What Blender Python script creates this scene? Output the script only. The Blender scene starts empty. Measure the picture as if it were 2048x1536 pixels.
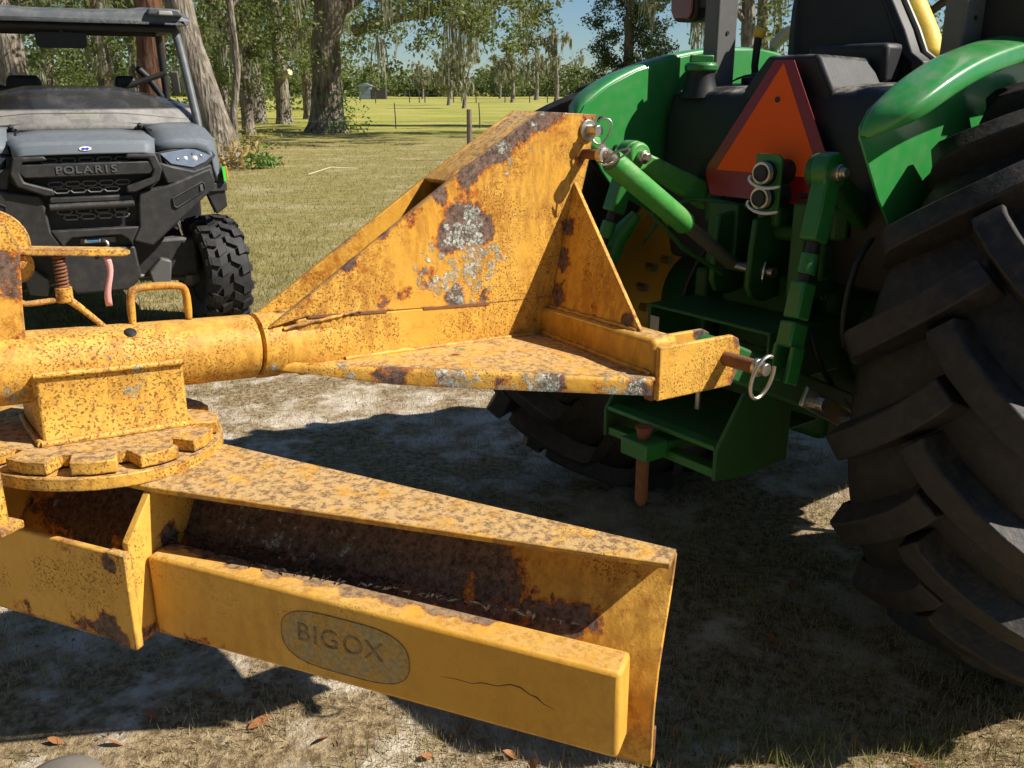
import bpy, bmesh, math, random
import numpy as np
from mathutils import Vector, Matrix
R = math.radians
random.seed(7); rng = np.random.default_rng(7)
scene = bpy.context.scene
COL = scene.collection

# ---------------------------------------------------------------- camera, sky, sun, exposure
FPX = 1840.0
cam_d = bpy.data.cameras.new('camera'); cam = bpy.data.objects.new('camera', cam_d); COL.objects.link(cam)
cam_d.sensor_fit = 'HORIZONTAL'; cam_d.sensor_width = 36.0; cam_d.lens = 36.0 * FPX / 2048
cam_d.clip_start = 0.05; cam_d.clip_end = 3000
cam.location = (0, 0, 1.5); cam.rotation_euler = (R(90) - math.atan(588 / FPX), 0, 0)
scene.camera = cam

SUN_EL, SUN_AZ = R(42.5), R(-7.5)      # azimuth measured from +X towards +Y
world = bpy.data.worlds.new('World'); scene.world = world; world.use_nodes = True
wn = world.node_tree; wn.nodes.clear()
sky = wn.nodes.new('ShaderNodeTexSky'); sky.sky_type = 'NISHITA'; sky.sun_disc = False
sky.sun_elevation = SUN_EL; sky.sun_rotation = R(90) - SUN_AZ; sky.air_density = 1.0; sky.dust_density = 0.05; sky.ozone_density = 1.6
bg = wn.nodes.new('ShaderNodeBackground'); bg.inputs[1].default_value = 0.052
wo = wn.nodes.new('ShaderNodeOutputWorld')
tint = wn.nodes.new('ShaderNodeMix'); tint.data_type = 'RGBA'; tint.blend_type = 'MULTIPLY'; tint.inputs[0].default_value = 1.0; tint.inputs[7].default_value = (0.74, 0.93, 1.14, 1)
wn.links.new(sky.outputs[0], tint.inputs[6]); wn.links.new(tint.outputs[2], bg.inputs[0]); wn.links.new(bg.outputs[0], wo.inputs[0])
sun_d = bpy.data.lights.new('sun', 'SUN'); sun_d.energy = 5.0; sun_d.angle = R(0.55); sun_d.color = (1.0, 0.93, 0.82)
sun = bpy.data.objects.new('sun', sun_d); COL.objects.link(sun)
sdir = Vector((math.cos(SUN_EL) * math.cos(SUN_AZ), math.cos(SUN_EL) * math.sin(SUN_AZ), math.sin(SUN_EL)))
sun.rotation_euler = sdir.to_track_quat('Z', 'Y').to_euler(); sun.location = (20, 5, 30)
vs = scene.view_settings
vs.view_transform = 'Standard'; vs.look = 'None'; vs.gamma = 1.0; vs.use_curve_mapping = False; vs.exposure = 0.60

cy = scene.cycles; cy.max_bounces = 7; cy.diffuse_bounces = 3; cy.glossy_bounces = 3; cy.transmission_bounces = 4; cy.transparent_max_bounces = 10

# ---------------------------------------------------------------- helpers
def tag(o, label=None, cat=None, group=None, kind=None):
    if label: o['label'] = label
    if cat: o['category'] = cat
    if group: o['group'] = group
    if kind: o['kind'] = kind
    return o
def empty(name, loc=(0, 0, 0), rz=0.0):
    o = bpy.data.objects.new(name, None); COL.objects.link(o)
    o.empty_display_size = 0.1; o.location = loc; o.rotation_euler = (0, 0, rz); return o
def basis(d):
    d = Vector(d).normalized()
    u = d.cross(Vector((0, 0, 1)))
    if u.length < 1e-3: u = d.cross(Vector((1, 0, 0)))
    u.normalize(); return d, u, u.cross(d).normalized()

class MB:
    def __init__(s): s.v = []; s.f = []
    def add(s, vs, fs):
        k = len(s.v); s.v += [tuple(p) for p in vs]; s.f += [tuple(i + k for i in f) for f in fs]; return s
    def box(s, p, q):
        x0, y0, z0 = p; x1, y1, z1 = q
        return s.add([(x0, y0, z0), (x1, y0, z0), (x1, y1, z0), (x0, y1, z0), (x0, y0, z1), (x1, y0, z1), (x1, y1, z1), (x0, y1, z1)],
                     [(0, 3, 2, 1), (4, 5, 6, 7), (0, 1, 5, 4), (1, 2, 6, 5), (2, 3, 7, 6), (3, 0, 4, 7)])
    def bar(s, p, q, w, h, up=(0, 0, 1)):                 # box beam from p to q, width w, height h
        p, q = Vector(p), Vector(q); d = (q - p).normalized(); u = d.cross(Vector(up))
        if u.length < 1e-4: u = d.cross(Vector((1, 0, 0)))
        u.normalize(); n = u.cross(d); vs = []
        for c in (p, q):
            for a, b in ((-1, -1), (1, -1), (1, 1), (-1, 1)): vs.append(c + u * a * w / 2 + n * b * h / 2)
        return s.add(vs, [(0, 1, 2, 3), (7, 6, 5, 4), (0, 4, 5, 1), (1, 5, 6, 2), (2, 6, 7, 3), (3, 7, 4, 0)])
    def prism(s, poly, fn, t0, t1):                       # polygon (u,v) extruded through fn(u,v,t)
        n = len(poly)
        vs = [fn(u, v, t0) for u, v in poly] + [fn(u, v, t1) for u, v in poly]
        fs = [tuple(range(n)), tuple(range(2 * n - 1, n - 1, -1))] + [(i, i + n, (i + 1) % n + n, (i + 1) % n) for i in range(n)]
        return s.add(vs, fs)
    def loft(s, secs, closed=True, caps=True):            # list of equally long point rings
        n = len(secs[0]); k = len(s.v); s.v += [tuple(p) for r in secs for p in r]
        m = n if closed else n - 1
        for i in range(len(secs) - 1):
            for j in range(m):
                a = k + i * n + j; b = k + i * n + (j + 1) % n
                s.f.append((a, b, b + n, a + n))
        if caps and closed:
            s.f.append(tuple(k + j for j in reversed(range(n)))); e = k + (len(secs) - 1) * n
            s.f.append(tuple(e + j for j in range(n)))
        return s
    def tube(s, path, r, n=10, caps=True):
        path = [Vector(p) for p in path]; rs = r if isinstance(r, (list, tuple)) else [r] * len(path)
        secs = []; d0, u, w = basis(path[1] - path[0])
        for i, p in enumerate(path):
            if i == 0: d = path[1] - path[0]
            elif i == len(path) - 1: d = path[i] - path[i - 1]
            else: d = (path[i + 1] - path[i]).normalized() + (path[i] - path[i - 1]).normalized()
            d = d.normalized(); u = (u - d * u.dot(d)).normalized(); w = d.cross(u)
            secs.append([p + (u * math.cos(2 * math.pi * j / n) + w * math.sin(2 * math.pi * j / n)) * rs[i] for j in range(n)])
        return s.loft(secs, True, caps)
    def lathe(s, prof, o, axis, n=24, closed=False):      # prof: (radius, height along axis)
        d, u, w = basis(axis); o = Vector(o); secs = []
        for r, h in prof:
            secs.append([o + d * h + (u * math.cos(2 * math.pi * j / n) + w * math.sin(2 * math.pi * j / n)) * max(r, 1e-4) for j in range(n)])
        if closed: secs.append(secs[0])
        return s.loft(secs, True, not closed)
    def build(s, name, mat, parent=None, bevel=0.0, sharp=38, smooth=True, sub=0, solid=0.0):
        me = bpy.data.meshes.new(name); me.from_pydata(s.v, [], s.f)
        bm = bmesh.new(); bm.from_mesh(me); bmesh.ops.remove_doubles(bm, verts=bm.verts, dist=1e-6)
        bmesh.ops.recalc_face_normals(bm, faces=bm.faces); bm.to_mesh(me); bm.free()
        return link(name, me, mat, parent, bevel, sharp, smooth, sub, solid)
def link(name, me, mat, parent=None, bevel=0.0, sharp=38, smooth=True, sub=0, solid=0.0):
    if mat is not None: me.materials.append(mat)
    if smooth:
        me.shade_smooth(); me.set_sharp_from_angle(angle=R(sharp))
    o = bpy.data.objects.new(name, me); COL.objects.link(o)
    if parent is not None: o.parent = parent
    if solid:
        m = o.modifiers.new('solid', 'SOLIDIFY'); m.thickness = solid; m.offset = 0
    if sub:
        m = o.modifiers.new('sub', 'SUBSURF'); m.levels = sub; m.render_levels = sub
    if bevel:
        m = o.modifiers.new('bevel', 'BEVEL'); m.width = bevel; m.segments = 2; m.limit_method = 'ANGLE'; m.angle_limit = R(35)
    return o
def fast_mesh(name, verts, faces_flat, nper, mat, parent=None, smooth=False):
    me = bpy.data.meshes.new(name); nv = len(verts); nf = len(faces_flat) // nper
    me.vertices.add(nv); me.vertices.foreach_set('co', np.ascontiguousarray(verts, dtype=np.float32).ravel())
    me.loops.add(nf * nper); me.loops.foreach_set('vertex_index', np.ascontiguousarray(faces_flat, dtype=np.int32))
    me.polygons.add(nf); me.polygons.foreach_set('loop_start', np.arange(0, nf * nper, nper, dtype=np.int32))
    me.update(calc_edges=True); me.validate()
    if mat: me.materials.append(mat)
    if smooth: me.shade_smooth()
    o = bpy.data.objects.new(name, me); COL.objects.link(o)
    if parent is not None: o.parent = parent
    return o
def text_mesh(txt, size, depth, bold=0.0):
    cu = bpy.data.curves.new('lettering', 'FONT'); cu.body = txt; cu.size = size; cu.extrude = depth; cu.align_x = 'CENTER'; cu.align_y = 'CENTER'
    cu.offset = bold
    o = bpy.data.objects.new('lettering', cu); COL.objects.link(o)
    dg = bpy.context.evaluated_depsgraph_get(); me = bpy.data.meshes.new_from_object(o.evaluated_get(dg))
    bpy.data.objects.remove(o); return me

# ---------------------------------------------------------------- materials
def newmat(name):
    m = bpy.data.materials.new(name); m.use_nodes = True
    nt = m.node_tree; b = nt.nodes['Principled BSDF']; return m, nt, b
class G:                                                   # tiny node-graph writer
    def __init__(s, nt): s.nt = nt; s.tc = None
    def n(s, t, **k):
        x = s.nt.nodes.new('ShaderNode' + t)
        for a, v in k.items(): setattr(x, a, v)
        return x
    def set(s, sock, v):
        if hasattr(v, 'default_value') or isinstance(v, bpy.types.NodeSocket): s.nt.links.new(v, sock)
        elif isinstance(v, (tuple, list)) and len(v) == 3 and sock.type == 'RGBA': sock.default_value = (*v, 1)
        else: sock.default_value = v
    def obj(s):
        if not s.tc: s.tc = s.n('TexCoord')
        return s.tc.outputs['Object']
    def noise(s, sc, det=4, rough=0.55, vec=None, dist=0.0):
        x = s.n('TexNoise'); s.set(x.inputs['Vector'], vec if vec is not None else s.obj())
        x.inputs['Scale'].default_value = sc; x.inputs['Detail'].default_value = det; x.inputs['Roughness'].default_value = rough
        x.inputs['Distortion'].default_value = dist; return x.outputs['Fac']
    def voro(s, sc, vec=None, feat='F1'):
        x = s.n('TexVoronoi', feature=feat); s.set(x.inputs['Vector'], vec if vec is not None else s.obj()); x.inputs['Scale'].default_value = sc
        return x.outputs['Distance']
    def math(s, op, a, b=0.0, clamp=False):
        x = s.n('Math', operation=op); x.use_clamp = clamp; s.set(x.inputs[0], a); s.set(x.inputs[1], b); return x.outputs[0]
    def ramp(s, v, lo, hi, a=0.0, b=1.0):
        x = s.n('MapRange', interpolation_type='SMOOTHSTEP'); s.set(x.inputs[0], v)
        x.inputs[1].default_value = lo; x.inputs[2].default_value = hi; x.inputs[3].default_value = a; x.inputs[4].default_value = b; return x.outputs[0]
    def mix(s, f, a, b, bt='MIX'):
        x = s.n('Mix', data_type='RGBA', blend_type=bt); s.set(x.inputs[0], f); s.set(x.inputs[6], a); s.set(x.inputs[7], b); return x.outputs[2]
    def blob(s, c, r):                                     # 1 in the middle of a ball, 0 outside it
        x = s.n('VectorMath', operation='DISTANCE'); s.set(x.inputs[0], s.obj()); x.inputs[1].default_value = c
        return s.ramp(x.outputs['Value'], r, r * 0.15)
    def bump(s, h, st, d, b):
        x = s.n('Bump'); x.inputs['Strength'].default_value = st; x.inputs['Distance'].default_value = d; s.set(x.inputs['Height'], h)
        s.nt.links.new(x.outputs[0], b.inputs['Normal'])
    def normal_z(s):
        g = s.n('NewGeometry'); x = s.n('SeparateXYZ'); s.nt.links.new(g.outputs['Normal'], x.inputs[0]); return x.outputs[2]
def simple(name, col, rough=0.5, metal=0.0, var=0.0, vs=8.0, bump=0.0, bs=40.0, dust=0.0, dustcol=(0.30, 0.22, 0.14), spec=0.5, coat=0.0, dfl=0.3):
    m, nt, b = newmat(name); g = G(nt); c = None
    b.inputs['Roughness'].default_value = rough; b.inputs['Metallic'].default_value = metal; b.inputs['Specular IOR Level'].default_value = spec
    if coat: b.inputs['Coat Weight'].default_value = coat; b.inputs['Coat Roughness'].default_value = 0.12
    b.inputs['Base Color'].default_value = (*col, 1)
    if var:
        f = g.noise(vs, 5, 0.6); c = g.mix(f, tuple(x * (1 - var) for x in col), tuple(min(1, x * (1 + var)) for x in col))
    if dust:
        nz = g.ramp(g.normal_z(), -0.1 if dfl > 0.1 else 0.45, 0.95); nn = g.ramp(g.noise(vs * 1.7, 6, 0.65), 0.38, 0.72)
        f = g.math('MULTIPLY', g.math('ADD', g.math('MULTIPLY', nz, 1 - dfl), dfl), g.math('MULTIPLY', nn, dust), True)
        c = g.mix(f, c if c is not None else col, dustcol)
        b.inputs['Roughness'].default_value = min(0.95, rough + 0.08)
    if c is not None: nt.links.new(c, b.inputs['Base Color'])
    if bump: g.bump(g.noise(bs, 5, 0.6), bump, 0.004, b)
    return m
def yellow(name, patches=(), thr=0.66, speck=0.5, lichen=0.5, orange=0.5, dusty=0.6, lic_patches=()):
    m, nt, b = newmat(name); g = G(nt)
    mp = g.n('Mapping'); nt.links.new(g.obj(), mp.inputs[0]); mp.inputs['Scale'].default_value = (1, 1, 0.28)
    big = g.noise(3.3, 3, 0.5); mid = g.noise(10, 8, 0.68); fine = g.noise(230, 4, 0.65); grain = g.noise(60, 9, 0.75); run = g.noise(42, 7, 0.68, mp.outputs[0])
    col = g.mix(g.ramp(big, 0.3, 0.7), (0.67, 0.335, 0.038), (0.78, 0.445, 0.082))
    bias = None
    for c, r, w in patches:
        v = g.math('MULTIPLY', g.blob(c, r * 1.25), w * 1.15); bias = v if bias is None else g.math('ADD', bias, v)
    pv = g.math('ADD', g.math('MULTIPLY', mid, 0.66), g.math('MULTIPLY', grain, 0.34))
    if bias is not None: pv = g.math('ADD', pv, bias)
    bv = g.n('Bevel'); bv.samples = 4; bv.inputs[0].default_value = 0.010; ge = g.n('NewGeometry'); dt = g.n('VectorMath', operation='DOT_PRODUCT')
    nt.links.new(bv.outputs[0], dt.inputs[0]); nt.links.new(ge.outputs['Normal'], dt.inputs[1])
    em = g.math('MULTIPLY', g.ramp(dt.outputs['Value'], 0.985, 0.90), g.ramp(g.noise(16, 5, 0.65), 0.38, 0.62))       # wear that starts along the edges
    pv = g.math('ADD', pv, g.math('MULTIPLY', em, 0.30))
    # rust stain running down, then orange-brown bloom
    st = g.math('MULTIPLY', g.ramp(run, 0.38, 0.62), g.ramp(g.noise(4.2, 6, 0.65), 0.36, 0.56))
    col = g.mix(g.math('MULTIPLY', st, 0.62 * min(1, orange + 0.15), True), col, (0.34, 0.145, 0.022))
    bl = g.math('MULTIPLY', g.ramp(g.noise(7.5, 8, 0.7), 0.47, 0.66), g.ramp(grain, 0.40, 0.60))
    col = g.mix(g.math('MULTIPLY', bl, orange * 0.9, True), col, (0.36, 0.125, 0.014))
    # fine rust speckle gathered in clouds
    cl = g.noise(3.4, 7, 0.66)
    sp = g.math('MULTIPLY', g.ramp(fine, 0.535, 0.61), g.ramp(cl, 0.60 - 0.17 * speck, 0.68 - 0.15 * speck))
    sp2 = g.math('MULTIPLY', g.ramp(g.noise(95, 5, 0.7), 0.60, 0.67), g.ramp(cl, 0.62 - 0.17 * speck, 0.70 - 0.14 * speck))
    sp = g.math('MAXIMUM', sp, sp2)
    col = g.mix(g.math('MULTIPLY', sp, 0.82), col, (0.14, 0.052, 0.014))
    # orange rim, then bare weathered steel
    col = g.mix(g.math('MULTIPLY', g.ramp(pv, thr - 0.045, thr - 0.004), 0.85), col, (0.44, 0.105, 0.012))
    pm = g.ramp(pv, thr, thr + 0.014)
    rust = g.mix(g.ramp(g.noise(85, 7, 0.75), 0.30, 0.68), (0.040, 0.024, 0.020), (0.235, 0.150, 0.110))
    col = g.mix(pm, col, rust)
    # lichen: pale crusts, broken up finely
    lv = g.voro(46)
    lm = g.math('SUBTRACT', g.math('ADD', g.noise(9.0, 6, 0.65), g.math('MULTIPLY', g.noise(110, 4, 0.75), 0.26)), g.math('MULTIPLY', lv, 0.28))
    if bias is not None: lm = g.math('ADD', lm, g.math('MULTIPLY', bias, 0.30))
    for c, r, w in lic_patches: lm = g.math('ADD', lm, g.math('MULTIPLY', g.blob(c, r * 1.25), w))
    lf = g.math('MULTIPLY', g.ramp(lm, 0.74 - 0.10 * lichen, 0.80 - 0.10 * lichen), g.ramp(g.noise(130, 6, 0.78), 0.43, 0.56))
    col = g.mix(lf, col, g.mix(g.ramp(g.noise(75, 5, 0.7), 0.35, 0.65), (0.22, 0.25, 0.19), (0.68, 0.70, 0.63)))
    # dirt and weathered litter lying on upward faces
    up = g.ramp(g.normal_z(), 0.80, 0.97)
    du = g.math('MULTIPLY', up, g.math('MULTIPLY', g.ramp(g.noise(20, 9, 0.72), 0.30, 0.55), dusty, True), True)
    dc = g.mix(g.ramp(g.noise(75, 6, 0.7), 0.44, 0.60), (0.54, 0.345, 0.140), (0.185, 0.105, 0.048))
    dc = g.mix(g.ramp(g.noise(210, 4, 0.7), 0.50, 0.66), dc, (0.46, 0.32, 0.17))
    col = g.mix(du, col, dc)
    nt.links.new(col, b.inputs['Base Color'])
    rgh = g.math('ADD', 0.46, g.math('MULTIPLY', g.math('ADD', pm, g.math('ADD', lf, g.math('ADD', du, g.math('MULTIPLY', sp, 0.5))), True), 0.42)); nt.links.new(rgh, b.inputs['Roughness'])
    b.inputs['Specular IOR Level'].default_value = 0.30
    h = g.math('ADD', g.math('MULTIPLY', pm, -0.5), g.math('ADD', g.math('MULTIPLY', lf, 1.0), g.math('ADD', g.math('MULTIPLY', sp, -0.35), g.math('MULTIPLY', grain, 0.7))))
    g.bump(h, 0.7, 0.0035, b)
    return m
M = {}
M['rubber'] = simple('tractor_rubber', (0.013, 0.0128, 0.013), 0.52, 0, 0.4, 22, 0.5, 90, 0.50, (0.090, 0.066, 0.046), 0.45, 0, 0.40)
M['rubber2'] = simple('buggy_rubber', (0.020, 0.020, 0.022), 0.6, 0, 0.2, 20, 0.2, 80, 0.35, (0.10, 0.09, 0.08), 0.4)
M['green'] = simple('green_paint', (0.016, 0.155, 0.025), 0.36, 0, 0.2, 9, 0.08, 90, 0.45, (0.085, 0.105, 0.055), 0.5, 0.15)
M['linkgreen'] = simple('dusty_link_green', (0.050, 0.30, 0.050), 0.42, 0, 0.15, 14, 0.3, 90, 0.75, (0.28, 0.38, 0.17), 0.45)
M['fender'] = simple('fender_green', (0.026, 0.245, 0.048), 0.28, 0, 0.06, 14, 0.03, 160, 0.55, (0.20, 0.27, 0.17), 0.5, 0.4)
M['dgreen'] = simple('housing_green', (0.015, 0.092, 0.019), 0.45, 0, 0.35, 9, 0.25, 55, 0.6, (0.055, 0.060, 0.026), 0.4)
M['rimyellow'] = simple('rim_yellow', (0.72, 0.46, 0.045), 0.4, 0, 0.15, 6, 0.05, 50, 0.3, (0.25, 0.17, 0.09))
M['black'] = simple('black_plastic', (0.014, 0.0145, 0.016), 0.48, 0, 0.15, 10, 0.12, 140, 0.10, (0.2, 0.18, 0.15), 0.45)
M['tank'] = simple('tank_plastic', (0.013, 0.014, 0.017), 0.46, 0, 0.08, 10, 0.18, 260, 1.1, (0.30, 0.27, 0.23), 0.4, 0, 0.0)
M['steel'] = simple('zinc_steel', (0.52, 0.48, 0.40), 0.34, 0.9, 0.2, 40, 0.1, 90)
M['chrome'] = simple('bright_steel', (0.75, 0.75, 0.76), 0.14, 1.0)
M['rustpin'] = simple('rusty_steel', (0.20, 0.082, 0.038), 0.75, 0.1, 0.45, 45, 0.35, 120)
M['gmetal'] = simple('grey_paint', (0.10, 0.10, 0.10), 0.45, 0, 0.12, 30, 0.1, 150, 0.25, (0.3, 0.28, 0.25))
M['tubegrey'] = simple('tube_grey', (0.36, 0.35, 0.31), 0.45, 0.1, 0.1, 12)
M['orange'] = simple('fluorescent_orange', (1.0, 0.115, 0.008), 0.6, 0, 0.03, 4, spec=0.2)
M['red'] = simple('reflective_red', (0.24, 0.006, 0.010), 0.28, 0, 0.25, 160, 0.1, 300, 0.0, spec=0.6)
M['amberred'] = simple('lamp_red', (0.16, 0.012, 0.008), 0.12, 0, 0.1, 30, 0.15, 200, coat=0.6)
M['seatyellow'] = simple('seat_yellow', (0.80, 0.54, 0.05), 0.55, 0, 0.08, 20, 0.15, 120)
M['white'] = simple('white_plastic', (0.78, 0.77, 0.70), 0.35)
M['pink'] = simple('pink_tape', (0.74, 0.36, 0.34), 0.55, 0, 0.1, 30)
M['utvgrey'] = simple('buggy_body_grey', (0.140, 0.165, 0.190), 0.42, 0, 0.06, 20, 0.06, 220, 0.30, (0.34, 0.31, 0.26), 0.45, 0.12, 0.1)
M['plastic'] = simple('buggy_black_plastic', (0.022, 0.0225, 0.0235), 0.50, 0, 0.12, 12, 0.10, 220, 0.28, (0.24, 0.21, 0.17), 0.45)
M['lens'] = simple('lamp_lens', (0.20, 0.24, 0.32), 0.08, 0, 0.35, 26, 0, 30, spec=0.8, coat=1.0)
M['blue'] = simple('blue_enamel', (0.02, 0.06, 0.55), 0.3)
M['ropeblue'] = simple('blue_rope', (0.05, 0.33, 0.72), 0.6)
M['stgreen'] = simple('green_sticker', (0.08, 0.75, 0.10), 0.4)
M['storange'] = simple('amber_reflector', (0.95, 0.30, 0.02), 0.2)
M['roofgrey'] = simple('roof_plastic', (0.075, 0.085, 0.092), 0.45, 0, 0.1, 10, 0.1, 150, 0.45, (0.26, 0.25, 0.22))
M['wood'] = simple('weathered_post', (0.20, 0.155, 0.105), 0.9, 0, 0.35, 18, 0.5, 60)
M['wire'] = simple('galvanised_wire', (0.22, 0.21, 0.20), 0.5, 0.6)
M['stone'] = simple('grey_stone', (0.17, 0.15, 0.125), 0.9, 0, 0.3, 10, 0.4, 40)
M['cream'] = simple('cut_wood', (0.55, 0.47, 0.33), 0.8)
M['shedgrey'] = simple('shed_metal', (0.22, 0.26, 0.31), 0.5, 0.2, 0.1, 3)
M['sheddark'] = simple('shed_dark', (0.06, 0.05, 0.045), 0.8)
def bark(name, a, b_, sc):
    m, nt, b = newmat(name); g = G(nt)
    mp = g.n('Mapping'); nt.links.new(g.obj(), mp.inputs[0]); mp.inputs['Scale'].default_value = (1, 1, 0.22)
    f = g.noise(sc, 8, 0.7, mp.outputs[0], 0.6); v = g.voro(sc * 1.6, mp.outputs[0])
    c = g.mix(g.ramp(f, 0.3, 0.72), a, b_); c = g.mix(g.ramp(g.noise(1.6, 4, 0.6), 0.5, 0.7), c, tuple(x * 0.8 + 0.06 for x in b_))
    nt.links.new(c, b.inputs['Base Color']); b.inputs['Roughness'].default_value = 0.92; b.inputs['Specular IOR Level'].default_value = 0.2
    g.bump(g.math('ADD', f, v), 1.0, 0.06, b); return m
M['bark'] = bark('oak_bark', (0.060, 0.046, 0.036), (0.36, 0.305, 0.245), 7.0)
M['barkpale'] = bark('pale_bark', (0.075, 0.060, 0.048), (0.37, 0.32, 0.255), 9.0)
M['barkred'] = bark('red_bark', (0.06, 0.030, 0.018), (0.20, 0.095, 0.055), 6.0)
def leafmat(name, c1, c2, c3, trans=0.35, rough=0.5):
    m, nt, b = newmat(name); g = G(nt)
    oi = g.n('ObjectInfo'); gm = g.n('NewGeometry')
    rnd = gm.outputs['Random Per Island']
    c = g.mix(rnd, c1, c2); c = g.mix(g.ramp(g.noise(0.55, 3, 0.6), 0.52, 0.72), c, c3)
    nt.links.new(c, b.inputs['Base Color']); b.inputs['Roughness'].default_value = rough; b.inputs['Specular IOR Level'].default_value = 0.4
    tr = g.n('BsdfTranslucent'); nt.links.new(g.mix(0.5, c, (0.16, 0.20, 0.02), 'ADD'), tr.inputs[0])
    mx = g.n('MixShader'); mx.inputs[0].default_value = trans
    nt.links.new(b.outputs[0], mx.inputs[1]); nt.links.new(tr.outputs[0], mx.inputs[2])
    nt.links.new(mx.outputs[0], nt.nodes['Material Output'].inputs[0]); return m
M['leaf'] = leafmat('oak_leaf', (0.075, 0.105, 0.032), (0.175, 0.205, 0.072), (0.215, 0.200, 0.072), 0.45)
M['leafdark'] = leafmat('cedar_leaf', (0.030, 0.055, 0.026), (0.070, 0.100, 0.044), (0.080, 0.095, 0.040), 0.25)
M['leafyel'] = leafmat('autumn_leaf', (0.13, 0.125, 0.030), (0.22, 0.19, 0.05), (0.10, 0.12, 0.03))
M['moss'] = leafmat('spanish_moss', (0.22, 0.21, 0.155), (0.40, 0.385, 0.30), (0.27, 0.265, 0.18), 0.45, 0.9)
M['shrub'] = leafmat('shrub_leaf', (0.06, 0.17, 0.03), (0.15, 0.30, 0.06), (0.14, 0.22, 0.05))
M['shrubdry'] = leafmat('dry_leaf', (0.32, 0.22, 0.07), (0.45, 0.33, 0.10), (0.22, 0.12, 0.05))
M['straw'] = leafmat('straw_blades', (0.30, 0.235, 0.125), (0.50, 0.41, 0.24), (0.36, 0.29, 0.15), 0.25, 0.8)
M['turf'] = leafmat('turf_blades', (0.17, 0.19, 0.045), (0.44, 0.37, 0.16), (0.34, 0.28, 0.11), 0.35, 0.75)
M['tuft'] = leafmat('green_tuft', (0.13, 0.17, 0.04), (0.36, 0.33, 0.13), (0.42, 0.35, 0.17), 0.35, 0.7)
M['fallen'] = leafmat('fallen_leaf', (0.24, 0.085, 0.035), (0.42, 0.19, 0.07), (0.34, 0.24, 0.11), 0.15, 0.7)
# ---------------------------------------------------------------- ground
def ground_mat():
    m, nt, b = newmat('yard_and_pasture'); g = G(nt)
    p = g.obj(); sx = g.n('SeparateXYZ'); nt.links.new(p, sx.inputs[0])
    n1 = g.noise(0.9, 6, 0.62); n2 = g.noise(5.5, 8, 0.68); n3 = g.noise(38, 7, 0.7); n4 = g.noise(0.16, 4, 0.55); n5 = g.noise(140, 3, 0.6)
    sand = g.mix(g.ramp(n2, 0.35, 0.68), (0.44, 0.335, 0.215), (0.72, 0.64, 0.52))
    litter = g.mix(g.ramp(n3, 0.36, 0.66), (0.17, 0.115, 0.060), (0.50, 0.385, 0.225))
    near = g.mix(g.ramp(g.math('ADD', g.math('MULTIPLY', n1, 0.6), g.math('MULTIPLY', n2, 0.4)), 0.47, 0.55), litter, sand)
    grass = g.mix(g.ramp(n2, 0.30, 0.72), (0.215, 0.19, 0.055), (0.46, 0.365, 0.155))
    grass = g.mix(g.ramp(n1, 0.48, 0.70), grass, (0.50, 0.41, 0.23))
    grass = g.mix(g.math('MULTIPLY', g.ramp(n3, 0.42, 0.66), 0.45), grass, (0.105, 0.105, 0.034))
    far = g.mix(g.ramp(n4, 0.38, 0.62), (0.30, 0.31, 0.055), (0.43, 0.385, 0.110))
    far = g.mix(g.math('MULTIPLY', g.ramp(n2, 0.40, 0.68), 0.35), far, (0.20, 0.21, 0.05))
    yv = sx.outputs[1]
    yy = g.math('ADD', yv, g.math('MULTIPLY', g.math('SUBTRACT', n1, 0.5), 6.0))
    c = g.mix(g.ramp(yy, 4.6, 8.0), near, grass); c = g.mix(g.ramp(yv, 24, 42), c, far)
    nt.links.new(c, b.inputs['Base Color']); b.inputs['Roughness'].default_value = 0.95; b.inputs['Specular IOR Level'].default_value = 0.15
    g.bump(g.math('ADD', g.math('MULTIPLY', n3, 0.8), g.math('ADD', g.math('MULTIPLY', n5, 0.25), g.math('MULTIPLY', n2, 1.2))), 0.9, 0.03, b)
    return m
def gz(x, y):
    h = 0.020 * np.sin(1.7 * x + 0.6) * np.sin(1.3 * y + 1.1) + 0.014 * np.sin(4.1 * x + 2.0 * y) * np.sin(3.3 * y - 1.7 * x) + 0.006 * np.sin(11 * x + 3) * np.sin(9.5 * y)
    w = np.clip((10.0 - np.hypot(x, y - 3)) / 5.0, 0, 1)
    return h * w
xs = np.unique(np.concatenate([np.linspace(-900, -60, 22), np.linspace(-60, -6, 28), np.linspace(-6, 6, 161), np.linspace(6, 60, 28), np.linspace(60, 900, 22)]))
ys = np.unique(np.concatenate([np.linspace(-60, -2, 12), np.linspace(-2, 11, 175), np.linspace(11, 60, 30), np.linspace(60, 1400, 40)]))
GX, GY = np.meshgrid(xs, ys); GZ = gz(GX, GY)
nx, ny = len(xs), len(ys)
ii = np.arange(nx - 1)[None, :] + nx * np.arange(ny - 1)[:, None]
quads = np.stack([ii, ii + 1, ii + 1 + nx, ii + nx], -1).reshape(-1)
M['ground'] = ground_mat()
ground = fast_mesh('ground', np.stack([GX, GY, GZ], -1).reshape(-1, 3), quads, 4, M['ground'], None, True)
tag(ground, kind='structure')

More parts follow.
